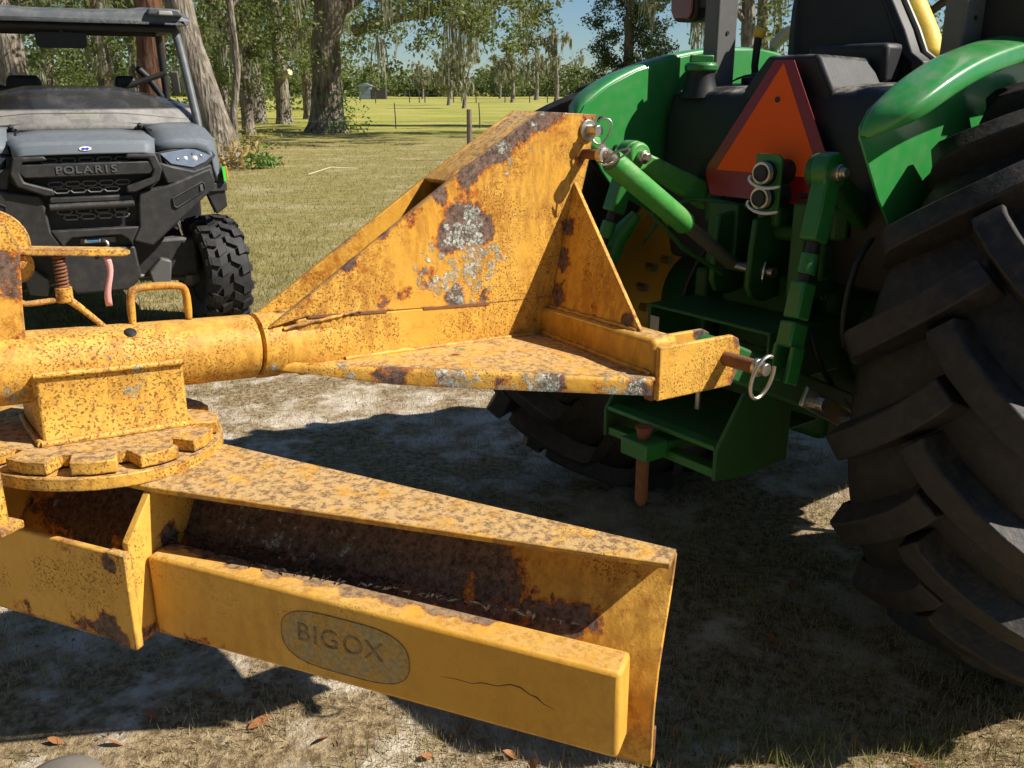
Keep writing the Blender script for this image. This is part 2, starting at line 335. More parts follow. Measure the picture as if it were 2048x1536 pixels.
# ---------------------------------------------------------------- leaf and blade clouds
def rot_rand(n):
    q = rng.normal(size=(n, 4)); q /= np.linalg.norm(q, axis=1)[:, None]; a, b, c, d = q.T
    return np.stack([np.stack([a*a+b*b-c*c-d*d, 2*(b*c-a*d), 2*(b*d+a*c)], -1), np.stack([2*(b*c+a*d), a*a-b*b+c*c-d*d, 2*(c*d-a*b)], -1),
                     np.stack([2*(b*d-a*c), 2*(c*d+a*b), a*a-b*b-c*c+d*d], -1)], 1)
def leaf_cloud(name, pts, size, mat, parent=None, aspect=0.5, flat=0.0):
    n = len(pts); s = size * rng.uniform(0.55, 1.35, n)
    base = np.array([[-1, 0, 0], [0, -aspect, 0.12], [1, 0, 0], [0, aspect, 0.12]]) * 0.5
    rt = rot_rand(n); v = np.einsum('nij,kj->nki', rt, base) * s[:, None, None]
    if flat: v[:, :, 2] *= (1 - flat)
    v += pts[:, None, :]
    return fast_mesh(name, v.reshape(-1, 3), np.arange(4 * n), 4, mat, parent)
def blade_cloud(name, x, y, z0, hmin, hmax, w, lean, mat, parent=None):
    n = len(x); h = rng.uniform(hmin, hmax, n); a = rng.uniform(0, 2 * np.pi, n); l = rng.uniform(0.1, lean, n); d = rng.uniform(0, 2 * np.pi, n)
    wx, wy = np.cos(a) * w / 2, np.sin(a) * w / 2
    top = np.stack([x + np.cos(d) * l * h, y + np.sin(d) * l * h, z0 + h * np.sqrt(np.maximum(0.02, 1 - np.minimum(l, 0.99) ** 2))], -1)
    v = np.stack([np.stack([x - wx, y - wy, z0 - 0.004 + 0 * x], -1), np.stack([x + wx, y + wy, z0 - 0.004 + 0 * x], -1), top], 1)
    return fast_mesh(name, v.reshape(-1, 3), np.arange(3 * n), 3, mat, parent)
def vnoise(x, y, sc, seed):
    r = np.random.default_rng(seed); t = r.random((64, 64)); u, v = x * sc, y * sc
    i, j = np.floor(u).astype(int), np.floor(v).astype(int); fu, fv = u - i, v - j; fu = fu*fu*(3-2*fu); fv = fv*fv*(3-2*fv)
    g_ = lambda a, b: t[a % 64, b % 64]
    return (g_(i, j)*(1-fu)+g_(i+1, j)*fu)*(1-fv)+(g_(i, j+1)*(1-fu)+g_(i+1, j+1)*fu)*fv
# dry thatch on the sandy yard
n = 190000; y = 1.45 + 6.2 * rng.random(n) ** 1.35; x = (rng.random(n) - 0.5) * (1.3 * y + 1.2)
k = (vnoise(x, y, 1.7, 1) * 0.55 + vnoise(x, y, 5.0, 2) * 0.45) > rng.uniform(0.30, 0.72, n); x, y = x[k], y[k]
tag(blade_cloud('dry_thatch', x, y, gz(x, y), 0.012, 0.040, 0.0035, 0.99, M['straw']), 'short dry straw-coloured thatch lying on the sandy yard', 'dry grass', kind='stuff')
# pasture turf, thinning with distance
n = 170000; y = 5.2 + 24 * rng.random(n) ** 1.7; x = (rng.random(n) - 0.5) * (1.25 * y + 2)
k = (vnoise(x, y, 0.8, 3) * 0.6 + vnoise(x, y, 3.1, 4) * 0.4) > rng.uniform(0.18, 0.62, n) * np.clip((9 - y) / 4, 0.55, 1.2); x, y = x[k], y[k]
tag(blade_cloud('pasture_turf', x, y, gz(x, y), 0.02, 0.065, 0.009, 0.9, M['turf']), 'short yellow-green pasture turf beyond the yard', 'grass', kind='stuff')
# taller green tufts in the tyre's shade and along the shadow edge
cx = np.concatenate([rng.uniform(0.35, 1.75, 60), rng.uniform(-0.4, 1.2, 40), rng.uniform(-2.2, 2.0, 60), rng.uniform(0.3, 1.1, 26)])
cy = np.concatenate([rng.uniform(1.62, 2.0, 60), rng.uniform(1.7, 3.6, 40), rng.uniform(1.6, 5.0, 60), rng.uniform(1.76, 1.90, 26)])
x = np.repeat(cx, 15) + rng.normal(0, 0.045, len(cx) * 15); y = np.repeat(cy, 15) + rng.normal(0, 0.035, len(cx) * 15)
tag(blade_cloud('grass_tufts', x, y, gz(x, y), 0.02, 0.085, 0.0035, 0.93, M['tuft']), 'sparse green weed tufts growing through the sand', 'grass', kind='stuff')

n = 2600; y = 1.5 + 4.5 * rng.random(n) ** 1.3; x = (rng.random(n) - 0.5) * (1.3 * y + 1.0)
pp = np.stack([x, y, gz(x, y) + 0.004], -1)
tag(leaf_cloud('bark_chips', pp, 0.018, leafmat('bark_chip', (0.06, 0.035, 0.02), (0.28, 0.16, 0.08), (0.16, 0.10, 0.06), 0.0, 0.9), None, 0.35, 0.45), 'small brown bark chips and leaf crumbs strewn over the sand', 'litter', kind='stuff')
# ---------------------------------------------------------------- fallen leaves and twigs on the yard
lf = MB(); outline = [(-0.5, 0), (-0.3, 0.16), (0.0, 0.22), (0.3, 0.15), (0.52, 0), (0.3, -0.15), (0.0, -0.22), (-0.3, -0.16)]
lf.add([(u, v, 0.35 * abs(v) + 0.16 * u * u) for u, v in outline] + [(0, 0, 0)], [(i, (i + 1) % 8, 8) for i in range(8)])
leaf0 = lf.build('fallen_leaf', M['fallen']); leaf_me = leaf0.data; bpy.data.objects.remove(leaf0)
spots = [(-0.07, 1.86), (0.0, 1.80), (-0.12, 1.90), (0.10, 1.95), (-0.17, 1.99), (0.05, 1.76), (-0.30, 2.02), (0.18, 1.83), (0.40, 1.88), (0.62, 1.80), (0.83, 1.86), (0.95, 1.79),
         (1.12, 1.90), (0.55, 2.10), (0.48, 2.02), (-0.62, 1.90), (-0.90, 1.93), (-0.45, 1.84), (-0.75, 2.0), (-1.0, 2.3), (0.25, 2.1), (0.66, 1.93), (1.0, 1.95), (0.3, 1.78), (-0.2, 1.80),
         (-1.1, 1.85), (0.75, 2.3), (0.9, 2.6), (-0.35, 2.2), (-0.85, 2.6), (-0.5, 3.3), (-0.9, 3.6), (-1.5, 4.3), (-1.0, 4.8), (-0.4, 5.0), (-0.95, 1.83)]
for i, (lx, ly) in enumerate(spots):
    o = bpy.data.objects.new('fallen_leaf', leaf_me); COL.objects.link(o)
    s_ = random.uniform(0.035, 0.065); o.scale = (s_, s_, s_)
    o.location = (lx, ly, float(gz(np.array(lx), np.array(ly))) + 0.008); o.rotation_euler = (random.uniform(-0.7, 0.7), random.uniform(-0.6, 0.6), random.uniform(0, 6.28))
    tag(o, 'small curled brown oak leaf lying on the sandy ground', 'leaf', 'fallen leaves scattered on the yard')
def twig(pts, r, label):
    b = MB(); b.tube(pts, [r, r * 0.8, r * 0.4], 6); return tag(b.build('twig', M['cream']), label, 'twig')
twig([(1.0, 2.96, 0.02), (1.2, 2.90, 0.025), (1.42, 2.78, 0.012)], 0.006, 'pale twig on sunlit sand beside the big rear tyre')
twig([(1.36, 1.95, 0.01), (1.45, 2.0, 0.025), (1.56, 2.05, 0.02)], 0.006, 'pale twig at the right edge below the big tyre')
twig([(-3.75, 17.3, 0.02), (-3.4, 17.7, 0.12), (-3.0, 18.3, 0.05)], 0.012, 'bare fallen branch lying on the pasture grass')
st = MB(); st.lathe([(0.001, 0.045), (0.05, 0.040), (0.085, 0.022), (0.098, 0.0), (0.09, -0.03)], (-1.02, 1.705, -0.005), (0, 0, 1), 18)
tag(st.build('stone', M['stone']), 'smooth grey rounded stone at the bottom edge', 'stone')

# ---------------------------------------------------------------- trees
def limb_tree(b, p, d, L, r, depth, tips, spread=0.6, droop=0.0, up=0.15):
    p = Vector(p); d = Vector(d).normalized(); pts = [p.copy()]; rs = [r]; k = 5
    for i in range(k):
        d = (d + Vector((random.gauss(0, 0.13), random.gauss(0, 0.13), random.gauss(0, 0.10) + up * 0.15 - droop * 0.1))).normalized()
        p = p + d * (L / k); pts.append(p.copy()); rs.append(r * (1 - 0.5 * (i + 1) / k))
    b.tube(pts, rs, 9 if depth > 2 else 6, False)
    if depth <= 0: tips.append(p); return
    for j in range(3 if depth > 1 else 3):
        i = random.randint(2, k); q = pts[i]
        dd = (d + Vector((random.gauss(0, spread), random.gauss(0, spread), random.gauss(0.05, spread * 0.5) - droop * 0.3))).normalized()
        limb_tree(b, q, dd, L * random.uniform(0.6, 0.8), rs[i] * 0.68, depth - 1, tips, spread, droop, up)
    tips.append(p)
def crown_pts(tips, per, rad, flat=0.75):
    t = np.array([tuple(p) for p in tips]); c = np.repeat(t, per, 0)
    # sub-clumps around each tip leave gaps between them
    sub = np.repeat(t, 5, 0) + rng.normal(0, rad, (len(t) * 5, 3)) * [1, 1, flat]
    idx = rng.integers(0, len(sub), len(t) * per)
    return sub[idx] + rng.normal(0, rad * 0.36, (len(idx), 3)) * [1, 1, flat]
def moss_mesh(name, anchors, n, lmin, lmax, parent, w=0.05, mat='moss'):
    a = np.array([tuple(p) for p in anchors]); K = max(6, n // 16); cc = a[rng.integers(0, len(a), K)] + rng.normal(0, 0.30, (K, 3)); kl = rng.uniform(0.35, 1.0, K); ci = rng.integers(0, K, n); sub = cc[ci] + rng.normal(0, 0.085, (n, 3)) * [1, 1, 0.5]
    L = rng.uniform(lmin, lmax, n) * kl[ci]; ang = rng.uniform(0, np.pi, n); ww = w * rng.uniform(0.5, 1.4, n)
    dx, dy = np.cos(ang) * ww, np.sin(ang) * ww; j = rng.normal(0, 0.05, (n, 2))
    p0 = sub; p1 = sub.copy(); p1[:, 2] -= L * 0.5; p1[:, :2] += j; p2 = sub.copy(); p2[:, 2] -= L; p2[:, :2] += j * 1.6
    o_ = np.stack([dx, dy, 0 * dx], -1)
    v = np.stack([p0 - o_ * 0.4, p0 + o_ * 0.4, p1 + o_, p1 - o_, p2], 1)
    k = np.arange(n)[:, None] * 5
    f1 = np.concatenate([k + [0, 1, 2], k + [0, 2, 3], k + [3, 2, 4]], 0)
    return fast_mesh(name, v.reshape(-1, 3), f1.reshape(-1), 3, M[mat], parent)
def tree(name, label, trunk_pts, trunk_r, limbs, depth=2, per=60, leaf=0.16, rad=0.6, mat='leaf', barkm='bark', moss=0, mlen=(0.4, 1.6), mw=0.05, spread=0.6, droop=0.0, group=None, extra=None, cat='tree'):
    base = Vector(trunk_pts[0]); root = empty(name, base)
    tag(root, label, cat, group)
    b = MB(); tp = [Vector(p) - base for p in trunk_pts]; pts = []; rs = []
    # flared, slightly irregular trunk
    m = 14
    for i in range(m + 1):
        t = i / m * (len(tp) - 1); k = min(int(t), len(tp) - 2); f = t - k
        p = tp[k].lerp(tp[k + 1], f); rr = trunk_r[k] * (1 - f) + trunk_r[k + 1] * f
        pts.append(p); rs.append(rr * (1 + random.uniform(-0.05, 0.05)))
    rs[0] *= 1.25; b.tube(pts, rs, 18, True); tips = []
    for (o, d, L, r) in limbs: limb_tree(b, Vector(o) - base, d, L, r, depth, tips, spread, droop)
    b.build('trunk', M[barkm], root, sharp=70)
    if extra: tips += [Vector(p) - base for p in extra]
    if tips and per:
        leaf_cloud('crown', crown_pts(tips, per, rad), leaf, M[mat], root)
    if moss and tips: moss_mesh('moss', tips, moss, mlen[0], mlen[1], root, mw)['kind'] = 'stuff'
    return root
def V3(*a): return Vector(a)
# the big live oak in the pasture
ex = []
for i in range(26):                      # low hanging boughs reaching to the right
    px = random.uniform(715, 1060); dd = random.uniform(26, 35); z = 1.5 + (180 - (random.uniform(-60, 95) - 0.10 * abs(px - 900) * (1 if px > 900 else 0.3))) / 1931 * dd
    ex.append(((px - 1024) / 1931 * dd, dd, z))
for i in range(40): ex.append((random.uniform(-12, 3), random.uniform(28, 42), random.uniform(6.5, 12)))
tree('live_oak', 'big live oak with thick dark trunk and hanging moss in the pasture',
     [(-6.85, 35.3, -0.1), (-6.75, 35.3, 1.6), (-6.7, 35.2, 3.2), (-6.35, 35.1, 4.6)], [0.74, 0.54, 0.50, 0.60],
     [((-6.1, 35.1, 4.3), (0.9, -0.15, 0.45), 5.0, 0.36), ((-6.6, 35.1, 4.4), (-0.55, 0.1, 1), 5.0, 0.40), ((-6.3, 35.1, 4.8), (0.25, 0.3, 1), 5.0, 0.40), ((-5.6, 34.9, 3.5), (1, -0.4, 0.25), 3.2, 0.22)],
     depth=2, per=330, leaf=0.15, rad=0.50, moss=2200, mlen=(0.5, 2.4), mw=0.028, extra=ex)
# leaning trunk right behind the buggy, red-barked one beside it, pale sapling
tree('leaning_oak', 'grey leaning oak trunk rising right beside the buggy roof',
     [(-5.95, 19.6, -0.1), (-6.10, 19.6, 0.9), (-6.45, 19.6, 2.3), (-6.70, 19.6, 3.8), (-7.0, 19.6, 6.5)], [0.46, 0.30, 0.27, 0.26, 0.22],
     [((-6.9, 19.6, 5.6), (-0.4, 0.4, 1), 3.5, 0.16), ((-6.95, 19.6, 6.2), (0.6, 0.3, 0.7), 3.5, 0.14)], depth=2, per=150, leaf=0.13, rad=0.5, barkm='barkpale', moss=700, mlen=(0.3, 1.2))
tree('red_pine', 'red-brown tree trunk standing behind the buggy cab',
     [(-7.9, 21.2, -0.1), (-7.85, 21.2, 2.0), (-7.7, 21.2, 4.2), (-7.6, 21.2, 7.5)], [0.36, 0.30, 0.28, 0.22],
     [((-7.6, 21.2, 6.8), (0.4, 0.4, 1), 3.0, 0.12)], depth=2, per=120, leaf=0.13, rad=0.5, barkm='barkred')
tree('pale_sapling', 'thin pale curved sapling beside the leaning oak',
     [(-7.0, 23.9, -0.1), (-6.95, 23.9, 0.9), (-6.75, 23.9, 2.0), (-6.8, 23.9, 3.6), (-6.9, 23.9, 5.2)], [0.13, 0.10, 0.085, 0.08, 0.05],
     [((-6.85, 23.9, 3.3), (0.5, 0.2, 0.7), 2.0, 0.05), ((-6.8, 23.9, 4.2), (-0.5, 0.2, 0.7), 2.0, 0.05)], depth=1, per=160, leaf=0.14, rad=0.5, barkm='barkpale', moss=300, mlen=(0.3, 1.2))
# the woodland on the left: individual trunks with low leafy boughs
wood = [  # x, y, trunk radius, bark, low boughs, label
    (-9.2, 33.3, 0.22, 'bark', 26, 'slim dark trunk left of the big live oak'),
    (-12.3, 46.0, 0.50, 'bark', 30, 'stout grey trunk at the shaded wood edge'),
    (-10.5, 44.2, 0.36, 'barkpale', 30, 'grey trunk with a pale sawn-off branch stub'),
    (-13.3, 26.0, 0.42, 'barkpale', 20, 'thick grey trunk seen through the buggy windshield at far left'),
    (-12.4, 29.5, 0.30, 'bark', 24, 'trunk seen below the buggy mirror'),
    (-15.5, 40.0, 0.40, 'bark', 30, 'oak trunk deep in the wood behind the buggy'),
    (-18.0, 33.0, 0.35, 'bark', 26, 'oak trunk at the far left of the wood'),
    (-11.0, 52.0, 0.30, 'bark', 30, 'oak at the back of the wood'),
    (-16.5, 55.0, 0.35, 'bark', 34, 'oak far back in the wood behind the buggy'),
    (-22.0, 46.0, 0.35, 'bark', 34, 'oak at the far back left of the wood')]
for (x0, y0, r0, bk, nb, lab) in wood:
    ex = []
    for i in range(nb):
        dx, dy = random.gauss(0, 2.4), random.gauss(0, 2.0); ex.append((x0 + dx, y0 + dy, random.uniform(2.0 + 0.25 * abs(dx), 7.5)))
    t = tree('oak_tree', lab, [(x0, y0, -0.1), (x0 + random.uniform(-0.1, 0.1), y0, 2.0), (x0 + random.uniform(-0.3, 0.3), y0, 4.5), (x0 + random.uniform(-0.5, 0.5), y0, 7.5)], [r0, r0 * 0.85, r0 * 0.75, r0 * 0.5],
             [((x0, y0, 3.2), (random.uniform(-1, 1), -0.4, 0.5), 3.2, r0 * 0.4), ((x0, y0, 4.6), (random.uniform(-1, 1), 0.3, 0.7), 3.4, r0 * 0.4), ((x0, y0, 6.8), (0.2, 0.2, 1), 3.0, r0 * 0.4)],
             depth=1, per=230, leaf=0.17, rad=0.62, barkm=bk, moss=520, mlen=(0.3, 1.5), mw=0.030, extra=ex, group='oaks of the wood on the left')
    if 'stub' in lab:
        b = MB(); b.tube([(0.2, -0.25, 2.25), (0.50, -0.45, 2.38)], [0.16, 0.15], 12); b.build('branch_stub', M['cream'], t)
# dark cedar and the oaks standing beyond the tractor
ex = []
for i in range(90):
    h = random.uniform(0.9, 11); rr = 1.9 * (1 - h / 13) * math.sqrt(random.random()); a = random.uniform(0, 6.28); ex.append((4.9 + rr * math.cos(a), 41 + rr * math.sin(a), h))
tree('dark_cedar', 'dense dark evergreen standing behind the left green fender', [(4.9, 41, -0.1), (4.9, 41, 4), (4.9, 41, 8), (4.9, 41, 11.5)], [0.24, 0.2, 0.14, 0.05], [], per=420, leaf=0.13, rad=0.42, mat='leafdark', extra=ex)
behind = [(7.9, 33.0, 0.30, 'mossy oak trunk seen between the roll bar and the seat'), (10.2, 40, 0.30, 'oak behind the tractor seat'), (14.2, 30.0, 0.34, 'oak behind the right roll bar post'),
          (17.5, 36.0, 0.34, 'oak hidden mostly by the right fender'), (13.0, 23.5, 0.32, 'oak standing right of the tractor in the pasture')]
for (x0, y0, r0, lab) in behind:
    ex = [(x0 + random.gauss(0, 2.0), y0 + random.gauss(0, 2.0), random.uniform(3.2, 10)) for i in range(30)]
    tree('mossy_oak', lab, [(x0, y0, -0.1), (x0 + 0.1, y0, 2.5), (x0 - 0.1, y0, 5.0), (x0, y0, 8.0)], [r0, r0 * 0.85, r0 * 0.7, r0 * 0.4],
         [((x0, y0, 3.6), (-0.8, -0.3, 0.7), 3.0, r0 * 0.4), ((x0, y0, 4.5), (0.8, 0.3, 0.7), 3.2, r0 * 0.4), ((x0, y0, 7), (0.1, 0.2, 1), 3.0, r0 * 0.35)], depth=1, per=120, leaf=0.20, rad=0.6, barkm='barkpale', moss=700, mlen=(0.4, 1.7), mw=0.032, extra=ex, group='oaks beyond the tractor')
# unseen oaks added behind and left of the camera to block low sky
for i, (x0, y0, lab) in enumerate([(-9.5, 1.5, 'spreading yard oak left of the grader blade'), (-8.0, -5.5, 'added unseen oak blocking low sky behind the camera on the left'), (-2.0, -8.0, 'added unseen oak blocking low sky straight behind the camera'), (4.5, -8.5, 'added unseen oak blocking low sky behind the camera on the right')]):
    ex = [(x0 + random.gauss(0, 1.9), y0 + random.gauss(0, 1.7), random.uniform(1.8, 9.5)) for k in range(70)]
    tree('sky_blocker_oak', lab, [(x0, y0, -0.1), (x0, y0, 2.0), (x0 + 0.2, y0, 4.5), (x0, y0, 7.0)], [0.45, 0.38, 0.34, 0.2], [], per=75, leaf=0.34, rad=0.7, extra=ex, group='added oaks blocking low sky behind the camera')
# bare, moss-hung trees far out in the pasture
fars = [(897, 99.0, 5.6, 'mossy bare tree in the far pasture, leftmost of the row'), (928, 82.0, 5.3, 'slim bare tree nearest in the far pasture row'), (1025, 120.0, 7.4, 'bare mossy tree in the far pasture behind the hanging boughs'),
        (1073, 150.0, 10.0, 'tall bare mossy tree left of the cedar'), (1113, 130.0, 9.0, 'bare grey mossy tree nearest the cedar'), (845, 170.0, 5.9, 'hazy small tree far out beside the shed'), (1000, 175.0, 6.9, 'hazy mossy tree on the far pasture edge')]
for (px, dd, h, lab) in fars:
    x0 = (px - 1024) / 1931 * dd; s = h / 8
    ex = [(x0 + random.gauss(0, 0.9 * s), dd + random.gauss(0, 0.8 * s), random.uniform(0.30 * h, h)) for i in range(16)]
    tree('bare_tree', lab, [(x0, dd, -0.1), (x0 + 0.1, dd, 0.3 * h), (x0 - 0.1, dd, 0.55 * h), (x0, dd, 0.9 * h)], [0.30 * s, 0.22 * s, 0.18 * s, 0.06],
         [((x0, dd, 0.28 * h), (-0.8, 0.2, 0.8), 2.6 * s, 0.12 * s), ((x0, dd, 0.4 * h), (0.8, -0.2, 0.8), 2.6 * s, 0.12 * s), ((x0, dd, 0.6 * h), (-0.2, 0.3, 1), 2.4 * s, 0.10 * s)],
         depth=1, per=16, leaf=0.30, rad=0.5 * s, barkm='barkpale', mat='leafyel', moss=900, mlen=(0.5, 1.9 * s), mw=0.09, extra=ex, group='bare mossy trees in the far pasture')
# far tree line
pts = []
for i in range(520):
    x0 = rng.uniform(-230, 260); d0 = rng.uniform(215, 265) ; hh = 3.8 + 3.4 * float(vnoise(np.array([x0]), np.array([0.0]), 0.055, 9)[0]) + rng.normal(0, 0.8)
    for j in range(12): pts.append((x0 + rng.normal(0, 1.5), d0, hh * rng.random() ** 1.3))
pts = np.array(pts); pts = np.repeat(pts, 22, 0) + rng.normal(0, 0.8, (len(pts) * 22, 3))
tag(leaf_cloud('far_treeline', pts, 0.85, M['leaf'], None, 0.8), 'hazy dark line of woods along the far edge of the pasture', 'woods', kind='stuff')
pts = []
for i in range(150):
    x0 = rng.uniform(-62, -13.5); d0 = rng.uniform(62, 78)
    for j in range(9): pts.append((x0 + rng.normal(0, 1.3), d0 + rng.normal(0, 1.0), abs(rng.uniform(0.2, 11))))
pts = np.array(pts); pts = np.repeat(pts, 26, 0) + rng.normal(0, 0.6, (len(pts) * 26, 3))
tag(leaf_cloud('deep_wood', pts, 0.36, M['leaf'], None, 0.6), 'dense leafy mass of the wood deep behind the buggy', 'woods', kind='stuff')
# shed at the far fence
sh = empty('shed', ((735 - 1024) / 1931 * 165, 165, 0)); tag(sh, 'small blue-grey metal shed far across the pasture', 'shed')
b = MB(); b.box((-1.3, -1.2, 0), (0.6, 1.2, 2.1)); b.build('wall', M['shedgrey'], sh)
b = MB(); b.prism([(-1.5, 2.1), (0.8, 2.1), (0.8, 2.25), (-0.3, 2.65), (-1.5, 2.25)], lambda u, v, t: (u, t, v), -1.4, 1.4); b.build('roof', M['shedgrey'], sh)
b = MB(); b.box((0.9, -1.0, 0), (3.2, 1.0, 1.9)); b.build('lean_to', M['sheddark'], sh)
# fences
def post(x0, y0, h, r, label, grp=None, mat='wood', name='fence_post'):
    b = MB(); b.tube([(0, 0, -0.1), (random.uniform(-0.01, 0.01), 0, h * 0.5), (random.uniform(-0.04, 0.01), 0, h)], [r, r * 0.95, r * 0.85], 9)
    o = b.build(name, M[mat]); o.location = (x0, y0, 0); return tag(o, label, 'fence post', grp)
post(-0.93, 20.9, 1.10, 0.065, 'weathered round wooden fence post standing alone in the grass')
post((789 - 1024) / 1931 * 39, 39, 1.0, 0.025, 'thin steel fence post right of the big live oak', None, 'sheddark')
post((959 - 1024) / 1931 * 39, 39, 1.0, 0.025, 'thin steel fence post behind the wooden post', None, 'sheddark')
for i, px in enumerate((690, 748, 815, 838, 848, 905, 952, 1010, 1060, 1095, 1130)):
    post((px - 1024) / 1931 * 118, 118 + (i % 3), 1.25, 0.07, 'tiny dark post of the fence far across the pasture', 'far pasture fence posts', 'sheddark')
for z0 in (0.45, 0.85):
    b = MB(); b.tube([(-30, 20.9, z0), (-0.93, 20.83, z0), (20, 20.9, z0)], 0.0028, 5)
    tag(b.build('fence_wire', M['wire']), ('lower' if z0 < 0.6 else 'upper') + ' thin wire strung to the wooden fence post', 'fence wire')
for z0 in (0.5, 1.0):
    b = MB(); b.tube([(-30, 118, z0), (0, 118, z0), (25, 118, z0)], 0.018, 4)
    tag(b.build('fence_rail', M['sheddark']), ('lower' if z0 < 0.6 else 'upper') + ' rail of the far pasture fence', 'fence rail')
# undergrowth at the foot of the leaning oak
for (x0, y0, r0, n0, mt, lab) in ((-5.05, 18.9, 0.17, 260, 'shrub', 'bright green leafy shrub at the foot of the leaning oak'), (-5.5, 18.7, 0.30, 320, 'shrubdry', 'yellowing low weeds at the foot of the leaning oak'),
                                  (-6.1, 34.6, 0.45, 500, 'shrub', 'green vine growing up the base of the big live oak'), (-6.7, 24.5, 0.35, 260, 'leafyel', 'low yellow-green bush behind the leaning oak')):
    root = empty('shrub', (x0, y0, 0)); tag(root, lab, 'shrub')
    p_ = rng.normal(0, r0, (n0, 3)) * [1, 1, 0.75]; p_[:, 2] = np.abs(p_[:, 2]) * (2.6 if 'vine' in lab else 1.0) + 0.05
    leaf_cloud('foliage', p_, 0.13, M[mt], root, 0.4)
    b = MB()
    for i in range(5): b.tube([(0, 0, 0), (random.gauss(0, r0 * 0.5), random.gauss(0, r0 * 0.5), r0)], [0.012, 0.005], 5)
    b.build('stem', M['bark'], root)
# ---------------------------------------------------------------- shared frame of tractor and implement
HEAD = R(36.7); P0 = Vector((0.996, 2.838, 0))
def wpt(a, b, z): return P0 + Vector((math.cos(HEAD), math.sin(HEAD), 0)) * a + Vector((math.sin(HEAD), -math.cos(HEAD), 0)) * b + Vector((0, 0, z))
# ---------------------------------------------------------------- the yellow rear blade
OFF = 1.7
blade = empty('rear_blade', wpt(-OFF, 0, 0), HEAD)
tag(blade, 'rusty yellow rear grader blade hitched behind the green tractor', 'grader blade')
def A(a, b, z): return Vector((a + OFF, -b, z))
BA = R(32.5); sB, cB = math.sin(BA), math.cos(BA)
def Bl(s, n, z): return A(-2.17 + s * sB - n * cB, 0.02 + s * cB + n * sB, z - 0.034 * s)
def zt(a): return 0.933 + (-2.14 - a) * 0.06
def zb(a): return 1.028 + (-1.871 - a) * 0.07
def pc(a, b, z, r, w): return (tuple(A(a, b, z)), r, w)
Ymast = yellow('mast_paint', [pc(-1.41, .06, 1.235, .085, .24), pc(-1.455, .06, 1.20, .05, .20), pc(-1.37, .06, 1.21, .05, .18), pc(-1.40, .06, 1.35, .06, .22), pc(-1.33, .06, 1.385, .06, .24), pc(-1.25, .06, 1.425, .06, .24),
                              pc(-1.17, .06, 1.445, .06, .20), pc(-1.06, .06, 1.42, .05, .20), pc(-1.085, .06, 1.35, .035, .16), pc(-1.61, .06, 1.09, .03, .20), pc(-1.50, .06, 1.125, .05, .16), pc(-1.40, .06, 1.09, .06, .12), pc(-1.53, .06, 1.25, .05, .15), pc(-1.12, .06, 1.2, .04, .16), pc(-1.77, .05, 1.125, .025, .2), pc(-1.68, .05, 1.175, .03, .2), pc(-1.60, .05, 1.222, .025, .2), pc(-1.47, .05, 1.30, .03, .24), pc(-1.56, .05, 1.095, .03, .17), pc(-1.44, .05, 1.075, .035, .17), pc(-1.35, .05, 1.07, .03, .14)],
               0.685, 0.95, 0.62, 1.0, 0.6, [pc(-1.40, .06, 1.245, .08, .16), pc(-1.43, .06, 1.12, .11, .17), pc(-1.33, .06, 1.16, .07, .13), pc(-1.33, .06, 1.39, .08, .10)])
Yboom = yellow('boom_paint', [pc(-2.16, 0, 1.08, .10, .05)], 0.735, 0.95, 0.25, 0.7, 0.3, [pc(-2.05, .05, 1.0, .06, .17), pc(-2.29, .05, 1.0, .05, .26), pc(-2.12, .06, 1.03, .06, .13), pc(-1.85, .05, .98, .07, .2)])
Ybox = yellow('pedestal_paint', [], 0.75, 1.15, 0.35, 0.6, 0.5, [pc(-2.10, .08, 1.02, .05, .18), pc(-2.25, .08, .95, .04, .18), pc(-2.2, .08, .98, .04, .14)])
Ytop = yellow('flat_plate_paint', [], 0.635, 0.5, 0.0, 0.9, 1.1)
Ywing = yellow('wing_paint', [pc(-1.66, .15, .97, .06, .16), pc(-1.55, .21, .955, .05, .22), pc(-1.46, .26, .945, .04, .22), pc(-1.38, .31, .935, .05, .26), pc(-1.29, .36, .925, .04, .22), pc(-1.22, .40, .915, .05, .28)], 0.70, 0.6, 0.6, 0.6, 0.9,
              [pc(-1.55, .21, .955, .07, .22), pc(-1.40, .30, .935, .07, .24), pc(-1.24, .39, .92, .07, .26), pc(-1.72, .09, .975, .06, .2)])
Ygus = yellow('gusset_paint', [pc(-1.14, .07, 1.13, .04, .26), pc(-1.125, .065, 1.20, .035, .22), pc(-1.16, .08, 1.06, .05, .26), pc(-1.168, .20, 1.035, .035, .22), pc(-1.168, .31, 1.03, .03, .22)], 0.70, 0.7, 0.1, 0.95, 0.4)
Ybld = yellow('blade_paint', [(tuple(Bl(0.7, -.01, .78)), .12, .20), (tuple(Bl(0.86, .02, .765)), .09, .20), (tuple(Bl(0.55, -.01, .79)), .14, .24), (tuple(Bl(0.4, -.01, .80)), .15, .26), (tuple(Bl(0.26, -.01, .80)), .15, .26), (tuple(Bl(0.0, 0, .80)), .2, .2)], 0.66, 0.5, 0.2, 0.8, 0.9)  # large dark rust blobs, with the top plate's shade painted in too
